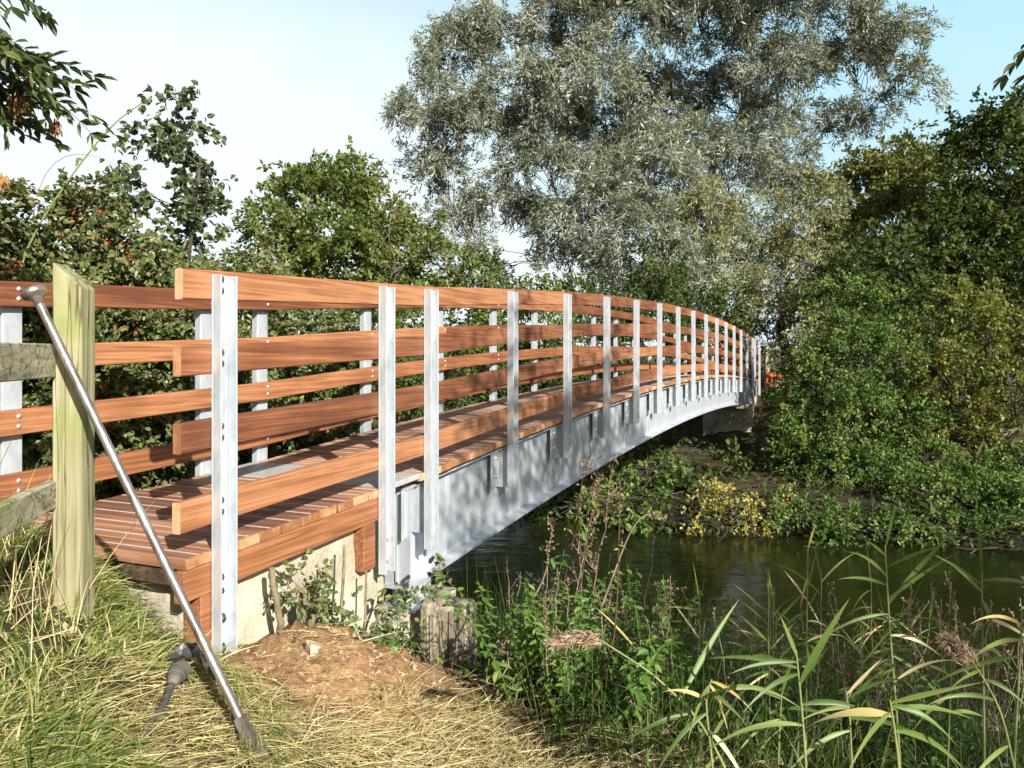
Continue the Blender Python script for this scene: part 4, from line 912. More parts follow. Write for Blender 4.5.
P = np.stack([X, Y, gz(X, Y) - .01], -1); n = len(P)
# combed lay direction that swirls
a = .2 + 1.6 * np.sin(X * 3.3 + 1) + 1.5 * np.sin(Y * 3.9 + X) + g.normal(0, .75, n)
lean = np.clip(g.normal(.95, .55, n), .05, 2.2)
d = np.stack([np.cos(a) * lean, np.sin(a) * lean - .15, np.full(n, .75)], -1)
dry = np.clip(.40 + .28 * np.sin(X * 3.7 + 2) * np.sin(Y * 4.1) + g.normal(0, .25, n), 0, 1)
m = MB(); blades(m, P, d, g.uniform(.10, .36, n) * (.75 + .35 * np.sin(X * 6.1 + Y * 3) * np.sin(Y * 5.3)), g.uniform(.003, .0085, n), g.uniform(.3, .9, n), 5, 0, dry, g)
tag(m.build('grass', M['grass']), 'long tussocky green and straw-coloured grass around the fence post', 'grass', kind='stuff')
# flattened straw
X, Y = in_px(-1.9, .9, 1.3, 3.55, 44000, g); D, V = toDV(X, Y)
den = sst(3.12, 2.75, Y + .25 * np.sin(X * 5)) * sst(.75, -.1, X + .15 * np.sin(Y * 7)) * (sst(-1.35, -.9, X + .35 * (2.9 - Y)) + .02) + .05
k = g.random(len(X)) < den; X, Y = X[k], Y[k]; n = len(X)
P = np.stack([X, Y, gz(X, Y) + g.uniform(0, .03, n)], -1); a = .3 + 1.1 * np.sin(X * 4 + Y * 3) + g.normal(0, .8, n) + np.where(g.random(n) < .5, math.pi, 0)
d = np.stack([np.cos(a), np.sin(a) * .7, g.uniform(-.02, .28, n)], -1)
m = MB(); blades(m, P, d, g.uniform(.04, .22, n), g.uniform(.0015, .0045, n), g.uniform(.0, .2, n), 3, 0, np.clip(g.normal(.40, .28, n), 0, 1), g)
tag(m.build('straw', M['straw']), 'flattened dry straw and cut grass covering the near bank', 'straw', kind='stuff')
# pebbles and crumbs on the soil
X, Y = in_px(-1.6, -.2, 2.6, 4.0, 3800, g); n = len(X)
m = MB(); P = np.stack([X, Y, gz(X, Y)], -1); r = .003 + .016 * g.random(n) ** 4
off = np.array([[1, 0, 0], [-.6, .8, 0], [-.5, -.9, 0], [.1, .1, .8], [0, 0, -.5]])
Vv = P[:, None] + r[:, None, None] * (off[None] * g.uniform(.7, 1.3, (n, 5, 1))); T = np.array([[0, 1, 3], [1, 2, 3], [2, 0, 3], [1, 0, 4], [2, 1, 4], [0, 2, 4]])
m.add(Vv.reshape(-1, 3), ((np.arange(n) * 5)[:, None, None] + T).reshape(-1, 3), 0, .5)
tag(m.build('pebbles', M['crumb']), 'small crumbs of stone scattered over the bare soil', 'pebbles', kind='stuff')
# sedge and low growth down the near bank
X, Y = in_px(-1.0, 7.0, 1.6, 8.5, 105000, g); D, V = toDV(X, Y)
den = sst(2.55, 3.3, D + .3 * np.sin(V * 3)) * sst(6.4, 5.6, D) * sst(2.5, 2.0, V + .3 * np.sin(D * 2))
den *= np.where(X < .9 * Y, 1, .3)
den *= np.where((X < -.06) & (Y < 5.2), .04, 1)
k = g.random(len(X)) < den; X, Y = X[k], Y[k]; n = len(X)
P = np.stack([X, Y, gz(X, Y) - .02], -1); a = g.uniform(0, 6.28, n); ln = np.abs(g.normal(.35, .25, n))
d = np.stack([np.cos(a) * ln, np.sin(a) * ln, np.full(n, 1.)], -1)
m = MB(); blades(m, P, d, g.uniform(.2, .55, n) * (1 + 1.15 * sst(3.0, 4.8, toDV(X, Y)[0])), g.uniform(.003, .008, n), g.uniform(.1, .8, n), 4, 0, np.clip(g.normal(.32, .25, n), 0, 1), g)
tag(m.build('sedge', M['sedge']), 'dark green sedge and rough grass on the slope down to the water', 'sedge', kind='stuff')
g = np.random.default_rng(207)
X, Y = in_px(-.5, 3.2, 2.3, 5.0, 7000, g); D, V = toDV(X, Y)
den = sst(2.45, 2.8, D) * sst(4.6, 3.8, D) * sst(2.3, 1.9, V) * (.35 + .65 * (np.sin(X * 5 + 1) * np.sin(Y * 6) > 0)) * (X > -.12)
k = g.random(len(X)) < den; X, Y = X[k], Y[k]; n = len(X)
P = np.stack([X, Y, gz(X, Y) - .01], -1); a = g.uniform(0, 6.28, n); ln = np.abs(g.normal(.7, .5, n))
m = MB(); blades(m, P, np.stack([np.cos(a) * ln, np.sin(a) * ln, np.ones(n)], -1), g.uniform(.15, .5, n), g.uniform(.002, .005, n), g.uniform(.2, .8, n), 4, 0, np.clip(g.normal(.55, .25, n), 0, 1), g)
tag(m.build('dry_grass', M['grass']), 'half-dry grass mixed among the nettles at the top of the bank slope', 'grass', kind='stuff')
# low leaf litter / ground cover leaves on the slope
X, Y = in_px(-1.2, 7.0, 1.8, 8.5, 30000, g); D, V = toDV(X, Y)
den = sst(2.9, 3.5, D + .3 * np.sin(V * 4)) * sst(6.4, 5.8, D) * sst(2.5, 2.1, V) * (.55 + .45 * np.sin(X * 3) * np.sin(Y * 3.3))
den *= np.where((X < -.06) & (Y < 5.2), .15, 1)
k = g.random(len(X)) < den; X, Y = X[k], Y[k]; n = len(X)
P = np.stack([X, Y, gz(X, Y) + np.abs(g.normal(0, .13, n)) * np.where(X < -.06, .3, 1)], -1)
m = MB(); leaves(m, P, g.normal(0, 1, (n, 3)), g.normal(0, .5, (n, 3)) + [0, -.2, 1], g.uniform(.03, .07, n), g.uniform(.02, .045, n), 0, np.clip(g.normal(.35, .25, n), 0, 1), True)
tag(m.build('ground_cover', M['nettle']), 'low leafy ground cover on the shaded near bank', 'ground cover', kind='stuff')
# far bank cover
g = np.random.default_rng(205)
Dv = g.uniform(14.4, 25.5, 46000); Vv = g.uniform(-9, 14, 46000)
pat = np.clip(.5 + .6 * np.sin(Dv * 2.1 + Vv) * np.sin(Vv * 1.7 - Dv * .6) + .25 * np.sin(Vv * 5.1), .06, 1)
k = (g.random(len(Dv)) < pat) & ~((Dv > 22.6) & (Vv > 2.2) & (Vv < 4.2)) & (g.random(len(Dv)) < np.where((np.abs(Vv - 3.2) < 1.6) & (Dv > 17.5), .25, .9)); Dv, Vv = Dv[k], Vv[k]; n = len(Dv)
X = Dv * SN - Vv * CS; Y = Dv * CS + Vv * SN
P = np.stack([X, Y, gz(X, Y) + np.abs(g.normal(0, .2, n))], -1); P = P[P[:, 2] > .03]; n = len(P)
m = MB(); leaves(m, P, g.normal(0, 1, (n, 3)), g.normal(0, .5, (n, 3)) + [0, -.2, 1], .06 + .16 * g.random(n) ** 2, .04 + .07 * g.random(n) ** 2, 0, np.clip(g.normal(.3, .25, n), 0, 1))
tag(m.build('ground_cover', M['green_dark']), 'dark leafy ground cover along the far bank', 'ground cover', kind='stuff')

g = np.random.default_rng(207); m = MB()
for i in range(260):
    D = g.uniform(14.9, 17.5) if i < 150 else g.uniform(17, 24); V = g.uniform(-7, 9); p = DV(D, V); p[2] = max(float(gz(p[0], p[1])), .0) + g.uniform(0, .25)
    d = g.normal(0, 1, 3) * [1, 1, .35]; d = d / np.linalg.norm(d) * g.uniform(.4, 1.5); e = p + d; e[2] = max(e[2], .02)
    tube(m, wiggle(bezier(p, (p + e) / 2 + g.normal(0, .12, 3), e, 6), .03, g), np.linspace(.008, .0025, 6), 4, rnd=g.random(), cap=False)
tag(m.build('dead_twigs', M['bark_pale']), 'tangle of bare dead twigs along the far waterline and slope', 'twigs', kind='stuff')

# ------------------------------------------------------------------ nettles
def nettle(h, seed, label, dense=1.0):
    g = np.random.default_rng(seed)
    root = empty('nettle_plant', (0, 0, 0), label, 'nettle', 'nettles on the near bank slope')
    q = wiggle(bezier(np.array([0, 0, -.05]), np.array([g.normal(0, .05), g.normal(0, .05), h * .5]), np.array([g.normal(0, .12), g.normal(0, .12), h]), 9), .006, g)
    m = MB(); tube(m, q, np.linspace(.0032, .0012, 9), 5); 
    lf = MB(); npair = int(h / .022); P = []; Dd = []; L = []
    for k in range(npair):
        t = .15 + .85 * k / npair; c = np.array([np.interp(t * 8, range(9), q[:, j]) for j in range(3)]); a = k * 1.57 + g.normal(0, .2)
        for s in (0, math.pi):
            dd = np.array([math.cos(a + s), math.sin(a + s), g.uniform(-.5, .2)]); P.append(c); Dd.append(dd); L.append(.062 * (1 - .4 * t) * g.uniform(.75, 1.2))
    P = np.array(P); Dd = np.array(Dd); L = np.array(L)
    leaves(lf, P, Dd, np.tile([0, 0, 1.], (len(P), 1)) + g.normal(0, .25, (len(P), 3)), L, L * .55, 0, np.clip(g.normal(.5, .22, len(P)), 0, 1), True)
    m.build('stem', M['stem_nettle'], root); lf.build('foliage', M['nettle'], root)
    return root
NL = 'leafy green nettle on the near bank slope right of the timber pile'
protos = [nettle(h, 300 + i, NL) for i, h in enumerate((.32, .42, .5, .62, .38, .46))]
g = np.random.default_rng(310); cnt = 0
spots = []
while len(spots) < 280:
    z = g.uniform(2.9, 5.4); x = g.uniform(470, 1010) if g.random() < .62 else g.uniform(470, 660); X = (x - 512) / F * z; D, V = toDV(X, z)
    if 2.75 < D < 5.6 and V < 2.1 and not x < 502 and g.random() < .25 + .75 * (math.sin(X * 5) * math.sin(z * 4.3) > -.15): spots.append((X, z))
for i, (X, Y) in enumerate(spots):
    o = protos[i] if i < 6 else copy_tree(protos[i % 6])
    o.location = (X, Y, float(gz(X, Y))); o.rotation_euler = (g.normal(0, .15), g.normal(0, .15), g.uniform(0, 6.28)); s = g.uniform(.6, 1.1); o.scale = (s, s, s)

# ------------------------------------------------------------------ dry stalks
def stalk(h, seed, kind):
    g = np.random.default_rng(seed); root = empty('dry_stalk', (0, 0, 0), None, 'stalk', 'dry stalks on the near bank')
    tip = np.array([g.normal(0, .08), g.normal(0, .08), h])
    q = wiggle(bezier(np.array([0, 0, -.05]), np.array([tip[0] * .2, tip[1] * .2, h * .55]), tip, 11), .008, g)
    m = MB(); tube(m, q, np.linspace(.0045, .0015, 11), 5)
    sd = MB()
    for k in range(7 if kind else 2):
        t = g.uniform(.5, .95); c = q[int(t * 10)]; e = c + np.array([g.normal(0, .05), g.normal(0, .05), g.uniform(.05, .13)]); tube(m, bezier(c, (c + e) / 2 + g.normal(0, .01, 3), e, 4), .0014, 3, cap=False)
        n = 12 if kind else 4; P = c + (e - c) * g.random((n, 1)) + g.normal(0, .007, (n, 3)); leaves(sd, P, g.normal(0, 1, (n, 3)) + [0, 0, .3], g.normal(0, 1, (n, 3)), .016, .008, 0, g.random(n))
    n = 45 if kind else 10; t = g.uniform(.72 if kind else .86, 1, n); P = np.stack([np.interp(t * 10, range(11), q[:, j]) for j in range(3)], -1) + g.normal(0, .008, (n, 3))
    leaves(sd, P, g.normal(0, 1, (n, 3)) + [0, 0, .5], g.normal(0, 1, (n, 3)), .02, .009, 0, g.random(n))
    if kind == 2:
        n = 12; t = g.uniform(.3, .9, n); P = np.stack([np.interp(t * 10, range(11), q[:, j]) for j in range(3)], -1)
        lf = MB(); leaves(lf, P, g.normal(0, 1, (n, 3)) + [0, 0, -.2], g.normal(0, .5, (n, 3)) + [0, 0, 1], .055, .03, 0, g.random(n), True); lf.build('foliage', M['nettle'], root)
    m.build('stem', M['stem_red'] if kind == 2 else M['stem_brown'], root); sd.build('seeds', M['seed'], root)['kind'] = 'stuff'
    return root
sp_ = [stalk(1.0, 400 + i, k) for i, k in enumerate((0, 1, 2, 0, 1, 2))]
SL = ['thin brown dead stalk among the reeds and nettles of the near bank', 'brown dead stalk with a branched seed head standing above the near bank', 'reddish stalk with a few green leaves and a brown seed head on the near bank']
lst = []
g = np.random.default_rng(410)
for (xb, z, xt, yt, kd) in [(540, 3.6, 622, 468, 2), (556, 3.7, 600, 478, 1), (560, 3.5, 590, 470, 2), (575, 3.8, 618, 455, 1), (590, 3.7, 578, 500, 0), (520, 3.9, 500, 560, 0), (535, 3.6, 560, 520, 1), (600, 4.2, 630, 560, 0), (630, 4.4, 668, 540, 0),
                            (600, 4.0, 570, 520, 2), (545, 4.3, 535, 560, 0)] + [(g.uniform(490, 660), g.uniform(3.0, 4.4), None, g.uniform(560, 680), 0 if g.random() < .6 else 1) for _ in range(34)] + [(g.uniform(650, 1015), g.uniform(2.9, 5.0), None, 570 + 120 * g.random() ** .8, 0 if g.random() < .85 else 1) for _ in range(140)]:
    if xt is None: xt = xb + g.normal(0, 22)
    lst.append((xb, z, xt, yt, kd))
used = set()
for (xb, z, xt, yt, kd) in lst:
    b = on_ground(W(xb, 700, z)); t = W(xt, yt, z + g.normal(0, .1)); v = t - b; L = np.linalg.norm(v); v /= L
    ch = [i for i, k in enumerate((0, 1, 2, 0, 1, 2)) if k == kd]; c = ch[g.integers(len(ch))]
    o = sp_[c] if c not in used else copy_tree(sp_[c]); used.add(c)
    o['label'] = SL[kd]; o.location = b
    import mathutils
    qv = mathutils.Vector((0, 0, 1)).rotation_difference(mathutils.Vector(v)); qr = qv @ mathutils.Quaternion((0, 0, 1), g.uniform(0, 6.28))
    o.rotation_euler = qr.to_euler(); o.scale = (max(.8, L * .9), max(.8, L * .9), L)
for i in range(6):
    if i not in used:
        for c_ in list(sp_[i].children): bpy.data.objects.remove(c_)
        bpy.data.objects.remove(sp_[i])

# hooked stalk, leaning cane etc
def curve_stalk(pxs, z, r, label, mat, seed, leafn=0, seeds=0, name='dry_stalk', cat='stalk'):
    pts = [W(x, y, z + .0 * i) for i, (x, y) in enumerate(pxs)]; b = on_ground(pts[0]); pts = [b - [0, 0, .03]] + pts[1:]
    o = cane(pts, r, label, cat, name, mat, leafn, seed, 'nettle', .05)
    if seeds:
        g = np.random.default_rng(seed + 9); m = MB(); e = np.array(pts[-1]); e2 = np.array(pts[-2]); P = e2 + (e - e2) * g.uniform(.3, 1.05, (seeds, 1)) + g.normal(0, .008, (seeds, 3))
        leaves(m, P, g.normal(0, 1, (seeds, 3)) + [0, 0, -.6], g.normal(0, 1, (seeds, 3)), .02, .008, 0, g.random(seeds)); m.build('seeds', M['seed'], o, tuple(o.location))['kind'] = 'stuff'
    return o
curve_stalk([(545, 730), (590, 640), (615, 570), (630, 530), (645, 512), (662, 515)], 3.4, .005, 'tall arching stalk with a hooked drooping seed head right of the girder', 'stem_brown', 1, 8, 70)
curve_stalk([(425, 700), (470, 650), (515, 625), (540, 590), (550, 560), (546, 548)], 3.9, .009, 'pale thick cane arching from the pile up to a leafy tip over the water', 'stem_cut', 2, 14, name='bramble_cane', cat='cane')
curve_stalk([(555, 770), (585, 720), (612, 660), (618, 600), (620, 480)], 3.0, .006, 'dark red dock stem standing tall in the nettles', 'stem_red', 3, 5, 40)

# ------------------------------------------------------------------ reeds
def ribbon(p, d, L, w, bend, segs=9, seed=0, twist=.0, mat_rnd=.5, mb=None):
    g = np.random.default_rng(seed); d = nrm(np.array(d, float)[None])[0]
    side = nrm(np.cross(d, [0.1, -1, .25])[None])[0]; up = np.cross(side, d)
    rows = []
    for k in range(segs + 1):
        t = k / segs; c = p + d * L * t + np.array([0, 0, -1]) * bend * L * t * t
        wd = .68 * w * (min(1, .35 + 2.6 * t) if t < .25 else (1 - ((t - .25) / .75) ** 1.8)) * .5
        sd = side * math.cos(twist * t) + up * math.sin(twist * t); n_ = np.cross(sd, d)
        rows += [c - sd * wd + n_ * wd * .3, c, c + sd * wd + n_ * wd * .3]
    V = np.array(rows); Q = []
    for k in range(segs):
        for j in (0, 1): Q.append([3 * k + j, 3 * k + j + 1, 3 * k + 4 + j, 3 * k + 3 + j])
    rr_ = np.clip(mat_rnd * .8 + np.repeat(np.linspace(0, 1, segs) ** 2, 2) * g.uniform(-.1, .55) + g.normal(0, .03, 2 * segs), 0, 1); mb.add(V, Q, 0, rr_, True)
def reed(pxs, z, label, lvs, r=.0045, plume=None, seed=1, group=None):
    """lvs: (fraction up the stem, dx px, dy px of the tip, width m, dry?)"""
    g = np.random.default_rng(seed)
    pts = [W(x, y, z) for (x, y) in pxs]; b = on_ground(pts[0]); b = b - np.array([0, 0, .03]); pts = np.array([b] + pts[1:])
    t = np.linspace(0, len(pts) - 1, 18); q = np.stack([np.interp(t, np.arange(len(pts)), pts[:, k]) for k in range(3)], -1)
    for _ in range(3): q[1:-1] = (q[:-2] + 2 * q[1:-1] + q[2:]) / 4
    root = empty('reed', b, label, 'reed', group)
    m = MB(); tube(m, q, np.linspace(r, r * .45, 18), 7); m.build('stem', M['stem_green'], root, b)
    for i, (fr, dx, dy, w, dry) in enumerate(lvs):
        p = np.array([np.interp(fr * 17, range(18), q[:, j]) for j in range(3)])
        bend = g.uniform(.25, .6) if dy > -30 else g.uniform(.06, .2)
        v = np.array([dx / F * z, g.normal(0, .25) * abs(dx) / F * z - .03, -dy / F * z]); L = np.linalg.norm(v)
        v2 = v + np.array([0, 0, bend * L]); m = MB()
        ribbon(p, v2, L * (np.linalg.norm(v2) / L), w, bend * L / np.linalg.norm(v2), seed=seed * 20 + i, twist=g.normal(0, .7), mat_rnd=g.random(), mb=m)
        m.build('leaf', M['reed_dry'] if dry else M['reed'], root, b)
    if plume:
        m = MB(); e = q[-1]; dv = np.array([plume[0] / F * z, 0, -plume[1] / F * z]); n = 620
        tt = g.random((n, 1)); P = e + dv * tt + g.normal(0, .01, (n, 3)) * (1.2 - tt); P[:, 2] -= .05 * tt[:, 0] ** 2
        leaves(m, P, nrm(dv[None]) * .9 + g.normal(0, .4, (n, 3)) + [0, 0, -.35], g.normal(0, 1, (n, 3)), .030, .0035, 0, g.random(n)); m.build('plume', M['plume'], root, b)
    return root
reed([(905, 800), (897, 720), (889, 620), (885, 545)], 2.4, 'tall upright green reed standing alone against the dark water', [(.62, 55, 25, .018, 1), (.70, -75, 30, .016, 0), (.74, 75, -85, .022, 0), (.76, 62, -50, .02, 0), (.82, -55, -10, .016, 0), (.86, -50, -28, .015, 0), (.9, 48, -32, .016, 0), (.95, -32, -22, .013, 0), (.98, 8, -46, .015, 0), (.5, -62, 20, .018, 0), (.46, 58, -28, .016, 1), (.55, 48, 45, .018, 0)], seed=1)
reed([(985, 800), (984, 720), (982, 620), (982, 570)], 2.3, 'tall reed with raised spear leaf near the right edge', [(.98, -12, -62, .02, 0), (.9, -48, -30, .015, 0), (.93, 62, 8, .02, 0), (.85, -40, -32, .015, 0), (.8, 8, 45, .022, 0), (.7, 55, 30, .018, 1), (.6, 50, 60, .02, 0), (.5, -55, 10, .018, 0)], seed=2)
reed([(760, 800), (705, 725), (655, 675), (600, 640)], 2.3, 'leaning reed with a feathery brown plume pointing left', [(.25, -70, 45, .022, 0), (.42, -80, 30, .02, 0), (.5, 75, -85, .026, 0), (.3, 20, -45, .02, 0), (.12, 70, 40, .025, 0)], plume=(-46, -12), seed=3, r=.005)
reed([(720, 820), (712, 760), (705, 700), (712, 678)], 2.2, 'short clump reed with drooping yellow leaves left of the fallen white leaf', [(.9, 18, 55, .018, 1), (.95, 42, 30, .016, 1), (.9, -25, 55, .017, 0), (.7, -45, -10, .018, 1), (.75, 105, 25, .024, 0), (.6, -60, 60, .025, 0), (.5, 35, 50, .02, 1), (.8, 30, 20, .02, 0)], seed=4)
reed([(810, 830), (806, 760), (800, 690), (796, 650)], 2.0, 'broad-leaved reed with one wide lit leaf rising right', [(.72, 40, -95, .032, 0), (.9, -70, 8, .018, 0), (.85, -85, 0, .02, 0), (.95, -18, -42, .016, 0), (.8, -65, 25, .02, 0), (.6, 80, 15, .022, 0), (.5, -105, 40, .022, 0)], seed=5)
reed([(905, 840), (900, 770), (893, 720), (890, 700)], 1.9, 'low reed whose broad bleached leaf arches across the bottom edge', [(.75, -88, 32, .034, 1), (.9, 60, 35, .024, 0), (.8, -45, 70, .02, 0), (.95, 75, -35, .022, 0), (.85, 95, 20, .02, 0), (.6, 90, 60, .024, 0)], seed=6)
reed([(1040, 830), (1005, 720), (985, 680), (972, 662)], 2.1, 'leaning reed with a red-brown plume at the right edge', [(.5, -75, 5, .02, 0), (.3, -60, 30, .02, 0), (.7, 40, 30, .018, 0)], plume=(-26, -38), seed=7, r=.004)
reed([(1010, 830), (1015, 740), (1020, 660), (1022, 610)], 2.2, 'reed at the right edge with a bent-over folded leaf', [(.8, -75, 10, .02, 0), (.9, -60, -5, .016, 1), (.7, -85, 40, .022, 0), (.6, 40, 30, .02, 0)], seed=8)
reed([(945, 830), (948, 760), (950, 700), (953, 640)], 2.5, 'slim reed between the two tall reeds', [(.8, -55, -8, .015, 0), (.9, 45, -10, .014, 0), (.7, -50, 30, .018, 1), (.6, 55, 20, .018, 0), (.95, -22, -35, .012, 0)], seed=9, r=.0035)
reed([(858, 830), (852, 770), (850, 720), (846, 690)], 2.2, 'short reed with arching leaves in front of the dry stalks', [(.9, 65, -25, .02, 0), (.8, -60, 15, .018, 0), (.7, 80, 20, .022, 0), (.6, -70, 40, .02, 0), (.95, 25, -45, .016, 1)], seed=10, r=.004)
reed([(775, 830), (778, 770), (780, 720), (782, 690)], 2.4, 'short green reed behind the broad-leaved reed', [(.9, -55, -10, .016, 0), (.8, 55, 5, .018, 0), (.95, 10, -50, .016, 0), (.7, -50, 35, .018, 0)], seed=11, r=.004)
reed([(806, 800), (806, 700), (807, 600), (808, 545)], 2.9, 'tall bleached dead reed stem with a broken top', [(.97, 6, -28, .010, 1), (.8, -12, 30, .012, 1), (.6, 25, 10, .012, 1)], seed=12, r=.005)
g = np.random.default_rng(600)
for i in range(28):
    z = g.uniform(2.7, 4.8); x = g.uniform(640, 1015); yt = g.uniform(575, 655); tx = x + g.normal(0, 18); L_ = []
    for k in range(g.integers(5, 9)):
        sg = g.choice([-1, 1]); L_.append((g.uniform(.45, .97), sg * g.uniform(18, 48), g.uniform(-50, 30), g.uniform(.010, .016), int(g.random() < .25)))
    L_.append((.99, g.normal(0, 8), -g.uniform(25, 45), .012, 0))
    reed([(x, 760), (x + (tx - x) * .4, 700), (tx, (yt + 700) / 2), (tx, yt)], z, 'slim green reed standing in the tangle of stalks on the near bank', L_, r=.0032, seed=700 + i, group='slim reeds in the near bank tangle')
# a clump of tall grass by the fence
g = np.random.default_rng(500)
n = 90; X = g.normal(-1.66, .12, n); Y = g.normal(2.55, .14, n); P = np.stack([X, Y, gz(X, Y)], -1)
m = MB(); blades(m, P, np.stack([g.normal(.05, .22, n), g.normal(0, .2, n), np.ones(n)], -1), g.uniform(.3, .62, n), g.uniform(.0025, .0045, n), g.uniform(.05, .4, n), 5, 0, np.clip(g.normal(.6, .2, n), 0, 1), g)
tag(m.build('tall_grass', M['straw']), 'clump of tall bleached grass stems at the foot of the fence post', 'grass', kind='stuff')

# ------------------------------------------------------------------ barrier at the far end
def barrier(px, pyt, z, wid, hgt, rz, label):
    p = W(px, 400, z); p[2] = float(gz(p[0], p[1])); zt = EYE + (352 - pyt) * z / F - p[2]
    o = empty('safety_barrier', p, label, 'barrier', rz=rz)
    m = MB(); z0 = zt - hgt
    for zz in (z0, z0 + hgt * .46, zt - .12): add_box(m, (-wid / 2, -.02, zz), (wid / 2, .02, zz + .12), .008)
    nb_ = int(wid / .14)
    for i in range(nb_ + 1):
        x = -wid / 2 + i * (wid - .06) / nb_; add_box(m, (x, -.015, z0 + .1205), (x + .06, .015, zt - .1205), .006)
    m.build('panel', M['orange'], o)
    for s in (-1, 1):
        m = MB(); add_box(m, (s * wid * .35 - .05, -.28, 0), (s * wid * .35 + .05, .28, .06), .01); add_box(m, (s * wid * .35 - .03, -.0145, .0605), (s * wid * .35 + .03, .0145, z0 - .0005), .004); m.build('foot', M['orange'], o)
    m = MB(); add_box(m, (-.02, -.031, z0 + hgt * .3), (.16, -.0205, z0 + hgt * .72), .003); m.build('sign_plate', M['grey_plate'], o)
barrier(776, 373, 25.0, .62, .86, R(-8), 'orange-red plastic safety barrier on the path beyond the right end of the bridge')
barrier(722, 345, 27.5, 1.3, .95, R(5), 'orange-red plastic safety barrier glimpsed through the far railings')
p = W(767, 400, 25.4); p[2] = float(gz(p[0], p[1])); m = MB(); add_box(m, (-.07, -.07, -.2), (.07, .07, EYE + (352 - 346) * 25.4 / F - p[2]), .01)
o = m.build('gate_post', M['fence_rail']); o.location = p; tag(o, 'brown square timber post at the far end of the bridge railing', 'post')
p = W(786, 400, 27); p[2] = float(gz(p[0], p[1])); m = MB(); tube(m, [p - [0, 0, .2], p + [0.02, 0, 1.2], p + [0, 0, EYE + (352 - 342) * 27 / F - p[2]]], [.09, .085, .08], 9)
tag(m.build('gate_post', M['bark'], None, p), 'dark round post beside the orange barrier', 'post')

# ------------------------------------------------------------------ camera, light, sky
cam = bpy.data.cameras.new('camera'); co = bpy.data.objects.new('camera', cam); COL.objects.link(co)
co.location = (0, 0, EYE); co.rotation_euler = (math.pi / 2, 0, 0)
cam.sensor_width = 36; cam.lens = F / 1024 * 36; cam.shift_y = -32 / 1024; cam.clip_start = .05; cam.clip_end = 2000
scene.camera = co
EL = 28.0
sx, sy = .473, -.877           # towards the sun
sd = bpy.data.lights.new('sun', 'SUN'); so = bpy.data.objects.new('sun', sd); COL.objects.link(so)
sd.energy = 5.0; sd.angle = R(.53); sd.color = (1, .95, .86)
vv = mathutils.Vector((sx * math.cos(R(EL)), sy * math.cos(R(EL)), math.sin(R(EL))))
so.rotation_euler = vv.to_track_quat('Z', 'Y').to_euler(); so.location = (6, -8, 14)
w = bpy.data.worlds.new('World'); scene.world = w; w.use_nodes = True
nt = w.node_tree; bg = nt.nodes['Background']; sk = nt.nodes.new('ShaderNodeTexSky'); sk.sky_type = 'NISHITA'; sk.sun_disc = False
sk.sun_elevation = R(EL); sk.sun_rotation = math.atan2(sx, sy); sk.air_density = 1.0; sk.dust_density = 2.0; sk.ozone_density = 1.0
def wn(t, **kw):
    n = nt.nodes.new('ShaderNode' + t)
    for k, v in kw.items(): setattr(n, k, v)
    return n
tcw = wn('TexCoord'); sep = wn('SeparateXYZ'); nt.links.new(tcw.outputs['Generated'], sep.inputs[0])
mr = wn('MapRange', interpolation_type='SMOOTHSTEP'); mr.inputs[1].default_value = .30; mr.inputs[2].default_value = .72; mr.inputs[3].default_value = 1.0; mr.inputs[4].default_value = .0
nt.links.new(sep.outputs[2], mr.inputs[0])
dt = wn('VectorMath', operation='DOT_PRODUCT'); dt.inputs[1].default_value = (-.25, .968, 0); nt.links.new(tcw.outputs['Generated'], dt.inputs[0])
m2 = wn('MapRange', interpolation_type='SMOOTHSTEP'); m2.inputs[1].default_value = -.15; m2.inputs[2].default_value = .65; m2.inputs[3].default_value = .12; m2.inputs[4].default_value = 1.0
nt.links.new(dt.outputs['Value'], m2.inputs[0])
ns = wn('TexNoise'); ns.inputs['Scale'].default_value = 2.6; ns.inputs['Detail'].default_value = 6; ns.inputs['Distortion'].default_value = .6
mpw = wn('Mapping'); mpw.inputs['Scale'].default_value = (1, 1, 2.6); nt.links.new(tcw.outputs['Generated'], mpw.inputs[0]); nt.links.new(mpw.outputs[0], ns.inputs['Vector'])
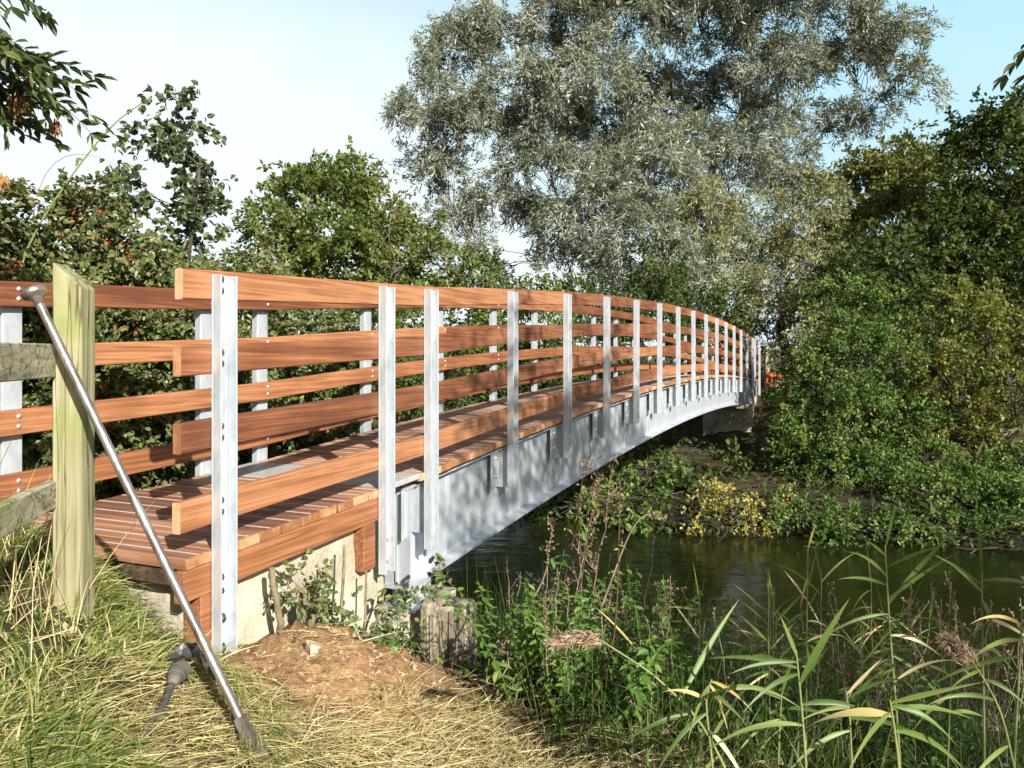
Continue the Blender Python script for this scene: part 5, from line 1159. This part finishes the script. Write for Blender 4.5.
m3 = wn('MapRange'); m3.inputs[1].default_value = .35; m3.inputs[2].default_value = .62; m3.inputs[3].default_value = .93; m3.inputs[4].default_value = 1.0
nt.links.new(ns.outputs['Fac'], m3.inputs[0])
q1 = wn('Math', operation='MULTIPLY'); nt.links.new(mr.outputs[0], q1.inputs[0]); nt.links.new(m2.outputs[0], q1.inputs[1])
q2 = wn('Math', operation='MULTIPLY', use_clamp=True); nt.links.new(q1.outputs[0], q2.inputs[0]); nt.links.new(m3.outputs[0], q2.inputs[1])
mxw = wn('MixRGB'); nt.links.new(q2.outputs[0], mxw.inputs[0]); nt.links.new(sk.outputs[0], mxw.inputs[1]); mxw.inputs[2].default_value = (9.4, 11.2, 11.7, 1)
dc = wn('VectorMath', operation='DOT_PRODUCT'); dc.inputs[1].default_value = (.75, 0, 1.0); nt.links.new(tcw.outputs['Generated'], dc.inputs[0])
mc_ = wn('MapRange', interpolation_type='SMOOTHSTEP'); mc_.inputs[1].default_value = .0; mc_.inputs[2].default_value = .65; nt.links.new(dc.outputs['Value'], mc_.inputs[0])
ac = wn('Math', operation='MULTIPLY_ADD', use_clamp=True); ac.inputs[1].default_value = 1.1; nt.links.new(ns.outputs['Fac'], ac.inputs[0])
as_ = wn('Math', operation='SUBTRACT'); as_.inputs[1].default_value = .55; nt.links.new(mc_.outputs[0], as_.inputs[0]); nt.links.new(as_.outputs[0], ac.inputs[2])
hz_ = wn('MixRGB'); nt.links.new(ac.outputs[0], hz_.inputs[0]); hz_.inputs[1].default_value = (9.8, 11.0, 11.3, 1); hz_.inputs[2].default_value = (5.6, 9.0, 10.8, 1); nt.links.new(hz_.outputs[0], mxw.inputs[2])
nt.links.new(mxw.outputs[0], bg.inputs[0]); bg.inputs[1].default_value = .055
scene.view_settings.view_transform = 'Standard'; scene.view_settings.look = 'None'; scene.view_settings.exposure = .9; scene.view_settings.gamma = 1
scene.render.engine = 'CYCLES'; scene.cycles.max_bounces = 6; scene.cycles.diffuse_bounces = 2; scene.cycles.glossy_bounces = 3; scene.cycles.transmission_bounces = 3; scene.cycles.transparent_max_bounces = 4
scene.cycles.use_denoising = True
